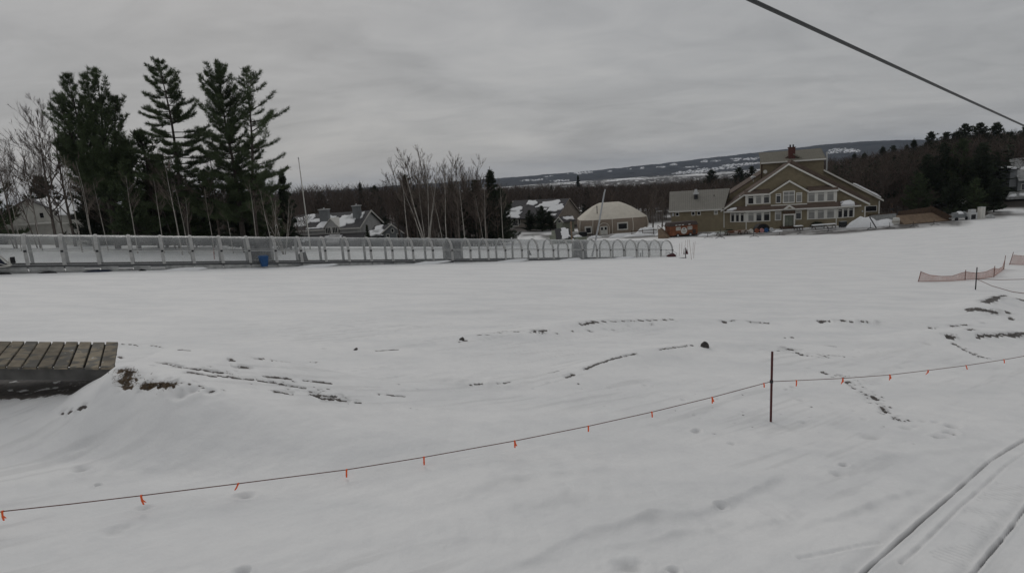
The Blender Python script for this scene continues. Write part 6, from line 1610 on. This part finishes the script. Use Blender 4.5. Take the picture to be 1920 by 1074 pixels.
def dome():
    c = at(1153, 434, 143.0); c[2] = gz(c[0], c[1])
    t = thing('dome_tent', 'large tan fabric dome tent with cream roof and white double door', 'tent', c, -3)
    Lx, Wy, hw, hr = 8.25, 6.2, 3.55, 7.35
    n = 72
    def outline(k, grow=0.0):
        a = 2*math.pi*k/n; e = 0.42
        ca, sa = math.cos(a), math.sin(a)
        return np.array([math.copysign(abs(ca)**e, ca)*(Lx+grow), math.copysign(abs(sa)**e, sa)*(Wy+grow)+Wy])
    def ring(z, g): return [(*outline(k, g), z) for k in range(n)]
    def loft(rings, name, m, cap=True):
        b = MB(); 
        for r in rings: b.v += [tuple(map(float, p)) for p in r]
        for i in range(len(rings)-1):
            for k in range(n):
                q = (k+1) % n; b.f.append((i*n+k, i*n+q, (i+1)*n+q, (i+1)*n+k))
        if cap: b.f.append(tuple(range((len(rings)-1)*n, len(rings)*n)))
        return b.build(name, m, t, True)
    bulge = lambda z: 0.32*math.sin(math.pi*min(1, max(0, z)/hw)*0.85)
    loft([ring(z, bulge(z)) for z in np.linspace(-0.6, hw, 8)], 'wall', 'canvas_wall', False)
    rings = []
    rx0, rx1 = -2.7, 1.9
    for i in range(12):
        s = i/11; r = []
        for k in range(n):
            o = outline(k, bulge(hw)+0.05); tx = min(max(o[0]*0.5-0.4, rx0), rx1); ty = Wy
            q = o*(1-s)+np.array([tx, ty])*s
            zz = hw+(hr-hw)*(0.5*math.sin(s*math.pi/2)+0.5*s**0.9)-0.16*math.sin(math.pi*s)*(0.5+0.5*math.cos(k*2*math.pi/n*9))
            r.append((q[0], q[1], zz))
        rings.append(r)
    loft(rings, 'roof', 'canvas')
    for u in (-8.2, -5.25, -0.6, 4.35, 8.15):
        m = MB(); pts = []
        for z in np.linspace(0, hw, 7):
            g = bulge(z)+0.06; k = (abs(u)/(Lx+g))
            y = Wy-(Wy+g)*(max(0.0, 1-min(1, k)**(1/0.21)))**0.21
            pts.append((u*(1+0.02*math.sin(z)), y-0.03, z))
        m.tube(pts, 0.09, 0.09, 6); m.build('rib', 'canvas', t)
    y0 = -0.34
    for u0, u1, w0, w1 in ((-7.3, -5.6, 0.35, 2.15), (0.55, 3.15, 0.75, 2.65)):
        f = MB(); f.box(u0, u1, y0-0.12, y0+0.5, w0, w1); f = f.build('window', 'cream', t); MB().box(u0+0.28, u1-0.28, y0-0.14, y0-0.121, w0+0.28, w1-0.32).build('pane', 'glass_dark', f)
    # vestibule
    m = MB(); pr = [(-4.0, -0.3), (-4.0, 1.7)]+[(-2.75-1.25*math.cos(math.pi*k/10), 1.7+1.1*math.sin(math.pi*k/10)) for k in range(1, 10)]+[(-1.5, 1.7), (-1.5, -0.3)]
    m.ext(pr, -1.25, 0.4); m.build('vestibule', 'canvas_wall', t)
    m = MB(); q = [(p[0], -1.32, p[1]) for p in pr]; m.tube(q, 0.07, n=6); m.build('vestibule_hoop', 'canvas', t)
    for s, x in ((-1, -3.25), (1, -2.35)):
        d = MB().box(x-0.44, x+0.44, -1.34, -1.26, 0.05, 2.05).build('door', 'cream', t)
        MB().box(x-0.24, x+0.24, -1.36, -1.341, 1.15, 1.8).build('pane', 'glass_dark', d); MB().box(x+s*-0.34-0.03, x+s*-0.34+0.03, -1.40, -1.341, 0.9, 1.05).build('handle', 'dark', d)
    MB().box(-3.8, -1.8, -2.0, -1.36, -0.5, 0.0).build('step', 'brown_wood', t)
    MB().tube([(-4.0, 1.2, 5.0), (-4.0, 1.2, 6.9)], 0.11, n=6).build('stove_pipe', 'dark', t)
dome()

def lodge_front():
    # food trailer
    c = on(1282, 437); D = 119.0; c = at(1282, 437, D); c[2] = gz(c[0], c[1])
    t = thing('food_trailer', 'orange-brown wooden food trailer with round white sign by the lodge wing', 'trailer', c, 8)
    MB().box(-3.0, 3.0, 0, 2.3, 0.35, 2.25).build('body', 'trailer', t)
    MB().prism([(-3.1, -0.25, 2.26), (3.1, -0.25, 2.26), (3.1, 2.4, 2.26), (-3.1, 2.4, 2.26)], [(-2.9, 0.3, 2.95), (2.9, 0.3, 2.95), (2.9, 2.2, 2.95), (-2.9, 2.2, 2.95)]).build('roof', 'trailer_roof', t)
    m = MB()
    n = 20; m.prism([(0.05+0.66*math.cos(2*math.pi*k/n), -0.08, 1.2+0.66*math.sin(2*math.pi*k/n)) for k in range(n)], [(0.05+0.66*math.cos(2*math.pi*k/n), -0.01, 1.2+0.66*math.sin(2*math.pi*k/n)) for k in range(n)])
    s = m.build('round_sign', 'cream', t); m = MB(); m.prism([(-0.16, -0.095, 1.46), (0.22, -0.095, 1.46), (0.26, -0.095, 1.62), (0.0, -0.095, 1.70)], [(-0.16, -0.081, 1.46), (0.22, -0.081, 1.46), (0.26, -0.081, 1.62), (0.0, -0.081, 1.70)]); m.box(-0.35, 0.42, -0.092, -0.081, 1.12, 1.17); m.box(-0.28, 0.36, -0.092, -0.081, 0.98, 1.02); m.build('emblem', 'dark', s)
    for u in (-1.65, 0.85): win(t, (u, 0), (1, 0), 0, 0.95, 1.35, 2.0, 'grey_pane', 0.09, 0, 2)
    for k, u in enumerate((-1.9, -1.2, -0.5, 0.9)):
        MB().box(u, u+0.42, -0.32, -0.26, 2.35, 2.5).build('string_light', 'cream', t)
    for u in (-1.3, 1.4):
        w = MB().tube([(u, -0.12, 0.33), (u, 0.12, 0.33)], 0.36, n=16).build('wheel', 'black', t); MB().tube([(u, -0.15, 0.33), (u, -0.121, 0.33)], 0.2, n=12).build('hub', 'pale', w)
    MB().box(-3.0, 3.0, 0.1, 2.2, 0.12, 0.34).build('chassis', 'black', t); MB().box(1.9, 2.6, -0.03, -0.002, 0.45, 1.3).build('hatch', 'trailer_roof', t)
    MB().tube([(3.0, 1.0, 0.3), (4.4, 1.0, 0.25)], 0.06, n=6).build('tow_bar', 'black', t)
    c2 = at(1243, 438, D); c2[2] = gz(c2[0], c2[1])
    o = MB().extx([(0.6, -0.2), (-1.4, -0.2), (-1.4, 0.1), (0.6, 1.9)], -1.5, 1.5); k = thing('wooden_stairs', 'tan wooden stair with sloped rail left of the food trailer', 'stairs', c2, 60)
    o.build('stair_body', 'tan_wood', k); m = MB()
    for u in (-1.45, 1.45): m.tube([(u, -1.4, 0.9), (u, 0.6, 2.7)], 0.06); m.tube([(u, -1.4, -0.1), (u, -1.4, 0.9)], 0.06); m.tube([(u, 0.6, 1.8), (u, 0.6, 2.7)], 0.06)
    m.build('rail', 'brown_wood', k)
    # coloured snow tubes leaning on a dark rack
    def ground(px, py, D): 
        p = at(px, py, D); p[2] = gz(p[0], p[1]); return p
    D = 116.5
    p = ground(1432, 431, D)
    k = thing('arched_rack', 'dark rounded rack behind the coloured snow tubes', 'rack', p, 6); m = MB()
    pr = [(-1.35, 0)]+[(1.35*math.cos(math.pi-math.pi*i/10), 0.5+1.15*math.sin(math.pi*i/10)) for i in range(11)]+[(1.35, 0)]
    m.ext(pr, 0.3, 1.6); m.build('cover', 'black', k); m = MB(); m.tube([(q[0]*1.02, 0.27, q[1]*1.02) for q in pr], 0.05, n=6); m.build('hoop', 'brown_wood', k)
    def tube(px, py, mname, d, r=0.36, tilt=14):
        p = ground(px, py, D-0.5); p[2] += r+0.07; V = MB(); N1, N2 = 20, 8
        for i in range(N1):
            a = 2*math.pi*i/N1
            for j in range(N2):
                b = 2*math.pi*j/N2; rr = r+0.15*math.cos(b)-0.05; V.v.append((rr*math.cos(a), 0.15*math.sin(b), rr*math.sin(a)))
        for i in range(N1):
            for j in range(N2): V.f.append((i*N2+j, ((i+1) % N1)*N2+j, ((i+1) % N1)*N2+(j+1) % N2, i*N2+(j+1) % N2))
        k = thing('snow_tube', d, 'snow tube', p, 6, 'coloured snow tubes in front of the lodge'); k.rotation_euler[0] = R(-tilt)
        V.build('ring', mname, k, True); m = MB(); m.tube([(0, -0.04, 0), (0, 0.04, 0)], r-0.12, n=16); m.build('cover', mname, k)
    for px, m_, d in ((1408.5, 'cream', 'white snow tube, leftmost of the coloured row'), (1419, 'rust_orange', 'rust-orange snow tube beside the white one'), (1428.5, 'pink', 'pink snow tube in the middle of the coloured row'), (1437, 'blue', 'blue snow tube right of the pink one'), (1446.5, 'pale', 'pale grey-blue snow tube at the right end of the row')): tube(px, 432, m_, d)
    # benches and tables
    def bench(px, py, D, w, d, m_='board', snow=False, h=0.75):
        p = ground(px, py, D); k = thing('picnic_table', d, 'picnic table', p, 4, 'tables in front of the lodge')
        MB().box(-w, w, -0.4, 0.4, h-0.06, h).build('tabletop', m_, k)
        for y in (-0.75, 0.75): MB().box(-w, w, y-0.14, y+0.14, 0.42, 0.47).build('seat', m_, k)
        for u in (-w+0.35, w-0.35):
            m = MB(); m.prism([(u-0.05, -0.8, -0.1), (u+0.05, -0.8, -0.1), (u+0.05, -0.68, -0.1), (u-0.05, -0.68, -0.1)], [(u-0.05, -0.25, h-0.07), (u+0.05, -0.25, h-0.07), (u+0.05, -0.13, h-0.07), (u-0.05, -0.13, h-0.07)])
            m.prism([(u-0.05, 0.68, -0.1), (u+0.05, 0.68, -0.1), (u+0.05, 0.8, -0.1), (u-0.05, 0.8, -0.1)], [(u-0.05, 0.13, h-0.07), (u+0.05, 0.13, h-0.07), (u+0.05, 0.25, h-0.07), (u-0.05, 0.25, h-0.07)]); m.box(u-0.04, u+0.04, -0.8, 0.8, 0.36, 0.418); m.build('leg', 'brown_wood', k)
        if snow: MB().prism([(-w+0.05, -0.35, h+0.001), (w-0.05, -0.35, h+0.001), (w-0.05, 0.35, h+0.001), (-w+0.05, 0.35, h+0.001)], [(-w+0.15, -0.25, h+0.15), (w-0.2, -0.25, h+0.12), (w-0.15, 0.25, h+0.14), (-w+0.1, 0.25, h+0.16)]).build('snow_cap', 'snow', k)
    bench(1354, 434.5, 116, 1.2, 'sage-topped table at the left below the lodge corner', 'green_grey'); bench(1376, 434.5, 116, 1.5, 'reddish table just left of the coloured snow tubes', 'trailer'); bench(1393, 434, 116.5, 1.0, 'tan table beside the white snow tube', 'tan_wood')
    bench(1537, 429, 116, 1.6, 'snow-topped table right of the lodge steps', 'board', True); bench(1556, 428, 116, 1.2, 'snow-topped table under the right bay windows', 'board', True); bench(1497, 430, 116.5, 0.9, 'small dark table beside the lodge steps', 'dark', True)
    k = thing('dark_crate', 'dark metal crate stand at the end of the snow-topped tables', 'crate', ground(1580, 428, 115.5), 5); MB().box(-0.6, 0.6, -0.4, 0.4, 0.12, 1.15).build('box', 'dark', k); m = MB(); [m.box(u, u+0.08, v, v+0.08, -0.1, 0.119) for u in (-0.55, 0.47) for v in (-0.35, 0.27)]; m.build('legs', 'dark', k); MB().box(-0.66, 0.66, -0.45, 0.45, 1.151, 1.2).build('lid', 'steel', k)
    # stands: splayed feet under a short post
    S = [(1327, 446, 0.9, 'splayed metal stand nearest the tunnel end', 0), (1351, 447, 1.7, 'tall splayed metal stand before the left lodge corner', 0), (1413, 444.5, 1.0, 'splayed stand in the snow before the snow tubes', 0), (1462, 441.5, 0.6, 'low splayed stand left of the lodge steps', 0), (1500, 439, 0.7, 'low splayed stand right of the lodge steps', 0), (1553, 435, 0.9, 'splayed stand before the snow-topped tables', 0), (1632, 430.5, 1.35, 'splayed stand with a long slanting bar before the snow pile', 1), (1668, 428, 1.1, 'splayed stand right of the slanting bar one', 0), (1712, 425.5, 1.0, 'splayed stand before the tan ramp, left of two', 0), (1751, 422.5, 1.0, 'splayed stand before the tan ramp, right of two', 0)]
    first = None
    for px, py, h, d, bar in S:
        p = on(px, py)
        if first is None or bar:
            k = thing('splayed_stand', d, 'stand', p, 0, 'splayed metal stands along the snow edge')
            m = MB()
            for a in (200, 340, 90): m.tube([(0, 0, 0.22), (math.cos(R(a))*0.5, math.sin(R(a))*0.5, 0.14), (math.cos(R(a))*0.95, math.sin(R(a))*0.95, 0.0)], 0.035, n=5)
            m.build('feet', 'dark', k); MB().tube([(0, 0, 0.15), (0, 0, 1.0)], 0.045, n=6).build('post', 'dark', k)
            if bar: MB().tube([(-0.25, 0, 1.75), (1.1, 0, 0.15)], 0.09, n=6).build('bar', 'dark', k)
            if first is None: first = k
            k.scale = (1, 1, h)
        else: dup(first, p, random.uniform(-30, 30), (1, 1, h), d)
    for px, d in ((1597, 'left one of two short dark posts at the foot of the snow pile'), (1609.5, 'right one of two short dark posts at the foot of the snow pile')):
        p = ground(px, 429, 115); k = MB().box(-0.09, 0.09, -0.09, 0.09, -0.2, 0.75).build('short_post', 'dark'); k.location = [float(x) for x in p]; tag(k, d, 'post')
    # shrubs
    def shrub(px, py, D, w, h, d, seed):
        p = ground(px, py, D); rg = np.random.default_rng(seed); n = 900
        q = rg.normal(size=(n, 3)); q = unit(q)*rg.uniform(0.5, 1, (n, 1))**0.5; q[:, 2] = np.abs(q[:, 2]); q = q*np.array([w, w*0.6, h])*(0.75+0.5*fbm(q[:, 0]*3, q[:, 1]*3+q[:, 2]*2, seed, 2))[:, None]
        k = thing('evergreen_shrub', d, 'shrub', p); link('foliage', blade_mesh('foliage', blades(q-np.array([0, 0, 0.05]), unit(q+rg.normal(size=(n, 3))*0.5), rg.uniform(0.2, 0.45, n), np.full(n, 0.13), rg)), 'needle_dark', k); MB().tube([(0, 0, -0.1), (0, 0, h*0.7)], 0.06).build('stem', 'brown_wood', k)
    shrub(1532, 428, 119.5, 1.25, 1.15, 'rounded dark green shrub against the lodge front', 3); shrub(1367, 434, 121, 0.9, 0.6, 'low dark shrub at the left lodge bay', 4); shrub(1047, 447, 128, 1.6, 1.2, 'dark shrub between the sage shed and booth', 5)
    # cedar in front of the beige house
    # snow piles
    for px, py, D, sx, sy, sz, d, s in ((1622, 430, 114, 3.8, 1.7, 1.9, 'big shovelled snow pile at the right end of the lodge', 1), (1655, 427, 114.5, 3.6, 1.5, 1.15, 'lower tail of the big snow pile toward the cream barrel', 11), (1213, 434, 132, 2.6, 1.6, 1.9, 'tall snow pile at the right end of the dome tent', 2), (1165, 438.5, 131, 4.0, 1.0, 0.8, 'low snow pile right of the dome tent door', 3), (1200, 437, 130, 3.6, 0.9, 0.7, 'long low snow bank in front of the dome tent window', 4), (1083, 438, 136, 1.6, 1.1, 0.9, 'small snow pile left of the dome tent', 5), (1112, 440, 134, 2.0, 0.8, 0.6, 'small snow pile below the left dome window', 6),
                                          (1320, 437, 118, 2.2, 0.8, 0.5, 'snow strip at the right wheel of the food trailer', 7), (1458, 433, 116, 1.4, 0.5, 0.4, 'small white snow strip right of the snow tubes', 8), (1238, 431, 128, 1.5, 1.0, 0.7, 'snow heap left of the wooden stair', 9), (1345, 434, 119.5, 2.4, 0.6, 0.4, 'thin snow strip along the lodge wing wall', 10)):
        blob('snow_pile', d, 'snow pile', ground(px, py, D)-np.array([0, 0, 0.1]), sx, sy, sz, 'snow', 60+s, 'ploughed snow piles', 5, 1.0)
    k = thing('dark_bin', 'dark square bin beside the left dome window', 'bin', ground(1093, 440, 139), 0); MB().prism([(-0.8, -0.5, -0.1), (0.8, -0.5, -0.1), (0.8, 0.5, -0.1), (-0.8, 0.5, -0.1)], [(-0.95, -0.6, 1.15), (0.95, -0.6, 1.15), (0.95, 0.6, 1.15), (-0.95, 0.6, 1.15)]).build('body', 'black', k); MB().box(-1.0, 1.0, -0.65, 0.65, 1.151, 1.25).build('lid', 'dark', k)
    k = thing('low_rail', 'low dark rail fence in front of the right dome window', 'fence', ground(1205, 436, 130.5), -2); m = MB()
    for u in (-2.4, 0, 2.4): MB().box(u-0.06, u+0.06, -0.06, 0.06, -0.2, 1.35).build('post', 'brown_wood', k)
    MB().box(-2.6, 3.2, -0.1, -0.061, 1.05, 1.2).build('rail', 'brown_wood', k); MB().box(-2.6, 2.6, -0.1, -0.061, 0.5, 0.62).build('rail', 'brown_wood', k)
    # right of the lodge
    p = ground(1655, 420, 122); k = thing('retaining_wall', 'low grey retaining wall joining lodge and tan ramp', 'wall', p, 6); MB().box(-2.8, 3.0, 0, 0.5, -1, 1.55).build('wall', 'board', k); MB().box(-2.9, 3.1, -0.08, 0.58, 1.551, 1.68).build('coping', 'brown_wood', k)
    p = ground(1657, 408, 124); k = thing('brown_post', 'tall thin brown post beside the lodge annex', 'post', p+np.array([1.6, 0, 0]), 0); MB().box(-0.12, 0.12, -0.12, 0.12, -0.3, 3.6).build('post', 'brown_wood', k); MB().box(-0.35, 0.35, -0.2, -0.121, 2.2, 2.6).build('plate', 'dark', k)
    p = ground(1731, 419, 115); k = thing('tan_ramp', 'broad tan plywood ramp with dark back boards right of the lodge', 'ramp', p, 8)
    prof = [(-1.6, 0.0), (-1.1, 0.16), (-0.4, 0.62), (0.3, 1.15), (0.9, 1.62)]
    m = MB(); m.prism([(-5.3, a, b) for a, b in prof]+[(-5.3, 1.0, -0.5), (-5.3, -1.6, -0.5)], [(4.6, a, b) for a, b in prof]+[(4.6, 1.0, -0.5), (4.6, -1.6, -0.5)]); m.build('riding_surface', 'tan_wood', k)
    MB().prism([(-4.9, 1.01, -0.3), (4.0, 1.01, -0.3), (4.0, 1.15, -0.3), (-4.9, 1.15, -0.3)], [(-4.6, 1.01, 2.35), (2.4, 1.01, 2.75), (2.4, 1.15, 2.75), (-4.6, 1.15, 2.35)]).build('back_board', 'brown_wood', k)
    MB().prism([(4.61, -1.7, -0.4), (4.61, 1.2, -0.4), (4.61, 1.2, 1.3), (4.61, -1.7, 0.9)], [(2.6, 1.02, 1.66), (2.7, 1.2, 1.66), (2.4, 1.2, 3.1), (2.3, 1.02, 3.1)]).build('end_board', 'brown_wood', k)
    MB().box(-5.4, 4.6, -1.75, -1.61, -0.4, 0.12).build('toe_board', 'brown_wood', k)
    p = ground(1680, 419, 113.6); k = thing('cream_barrel', 'rounded cream barrel at the left end of the tan ramp', 'barrel', p, 0); m = MB(); m.tube([(0, 0, 0), (0, 0, 0.15), (0, 0, 0.7), (0, 0, 1.25), (0, 0, 1.4)], 0.58, 0.58, 14)
    for i, q in enumerate((0.5, 0.58, 0.64, 0.58, 0.42)):
        for j in range(14):
            v = m.v[i*14+j]; m.v[i*14+j] = (v[0]*q/0.58, v[1]*q/0.58, v[2])
    m.build('drum', 'cream', k, True); MB().tube([(0, 0, 0.62), (0, 0, 0.72)], 0.66, n=14).build('hoop', 'tan_wood', k)
    p = ground(1842, 416, 113); k = thing('white_cabinet', 'tall narrow white cabinet standing at the wood edge', 'cabinet', p, 4); MB().box(-0.46, 0.46, 0, 0.8, -0.2, 2.25).build('body', 'cream', k); MB().box(-0.06, -0.02, -0.02, -0.002, 0.1, 2.1).build('door_joint', 'board', k); MB().box(-0.5, 0.5, -0.05, 0.85, 2.251, 2.33).build('top', 'pale', k)
    p = ground(1825, 416, 113); k = thing('grey_kiosk', 'grey box with a square black opening left of the white cabinet', 'kiosk', p, 4); m = MB(); m.box(-0.75, 0.75, 0, 1.0, -0.2, 1.35); m.box(-0.45, 0.6, 0.2, 0.9, 1.351, 1.95); m.build('body', 'pale', k); MB().box(-0.5, 0.42, -0.02, -0.002, 0.12, 1.0).build('opening', 'black', k)
    p = ground(1803, 416, 113.5); k = thing('grey_trailer', 'low grey flat trailer with a snow lump, right of the tan ramp', 'trailer', p, 4); MB().box(-1.9, 1.7, 0, 1.4, 0.35, 0.55).build('bed', 'board', k); MB().prism([(-1.7, 0.2, 0.551), (1.6, 0.2, 0.551), (1.6, 1.2, 0.551), (-1.7, 1.2, 0.551)], [(-1.2, 0.4, 1.45), (1.5, 0.3, 1.3), (1.4, 1.0, 1.6), (-1.3, 1.0, 1.5)]).build('load', 'slate_siding', k); MB().prism([(-0.5, 0.25, 1.2), (0.6, 0.25, 1.2), (0.6, 0.9, 1.45), (-0.5, 0.9, 1.45)], [(-0.3, 0.35, 1.6), (0.4, 0.35, 1.55), (0.4, 0.8, 1.68), (-0.3, 0.8, 1.7)]).build('snow_cap', 'snow', k)
    for u in (-1.1, 1.0): MB().tube([(u, -0.12, 0.3), (u, 0.1, 0.3)], 0.32, n=12).build('wheel', 'black', k)
    p = ground(1855, 416, 114); blob('grey_tarp', 'low grey tarp heap right of the white cabinet', 'tarp', p, 0.95, 0.6, 0.7, 'board', 91, None, 0, 0.6)
lodge_front()

def extra_trees():
    src = {o.name.split('.')[0]: o for o in COL.objects if o.parent is None and o.name in ('hemlock_tree', 'spruce_tree', 'young_pine')}
    p, h = tree_at(1014, 386, 163); k = h/12
    dup(src['hemlock_tree'], p, 40, (k*1.55, k*1.55, k), 'rounded black-green cedar in front of the beige house', 'ornamental evergreens by the houses')
    p, h = tree_at(1030, 396, 164); k = h/12
    dup(src['hemlock_tree'], p, 140, (k*1.5, k*1.5, k), 'smaller dark cedar touching the beige gable wall', 'ornamental evergreens by the houses')
    p, h = tree_at(992, 394, 166); k = h/12
    dup(src['hemlock_tree'], p, 240, (k*1.5, k*1.5, k), 'dark cedar beside the french door of the beige house', 'ornamental evergreens by the houses')
    p, h = tree_at(687, 419, 124); k = h/12
    dup(src['spruce_tree'], p, 0, (k*0.8, k*0.8, k), 'tiny dark spruce before the snowy annex roof', 'ornamental evergreens by the houses')
extra_trees()
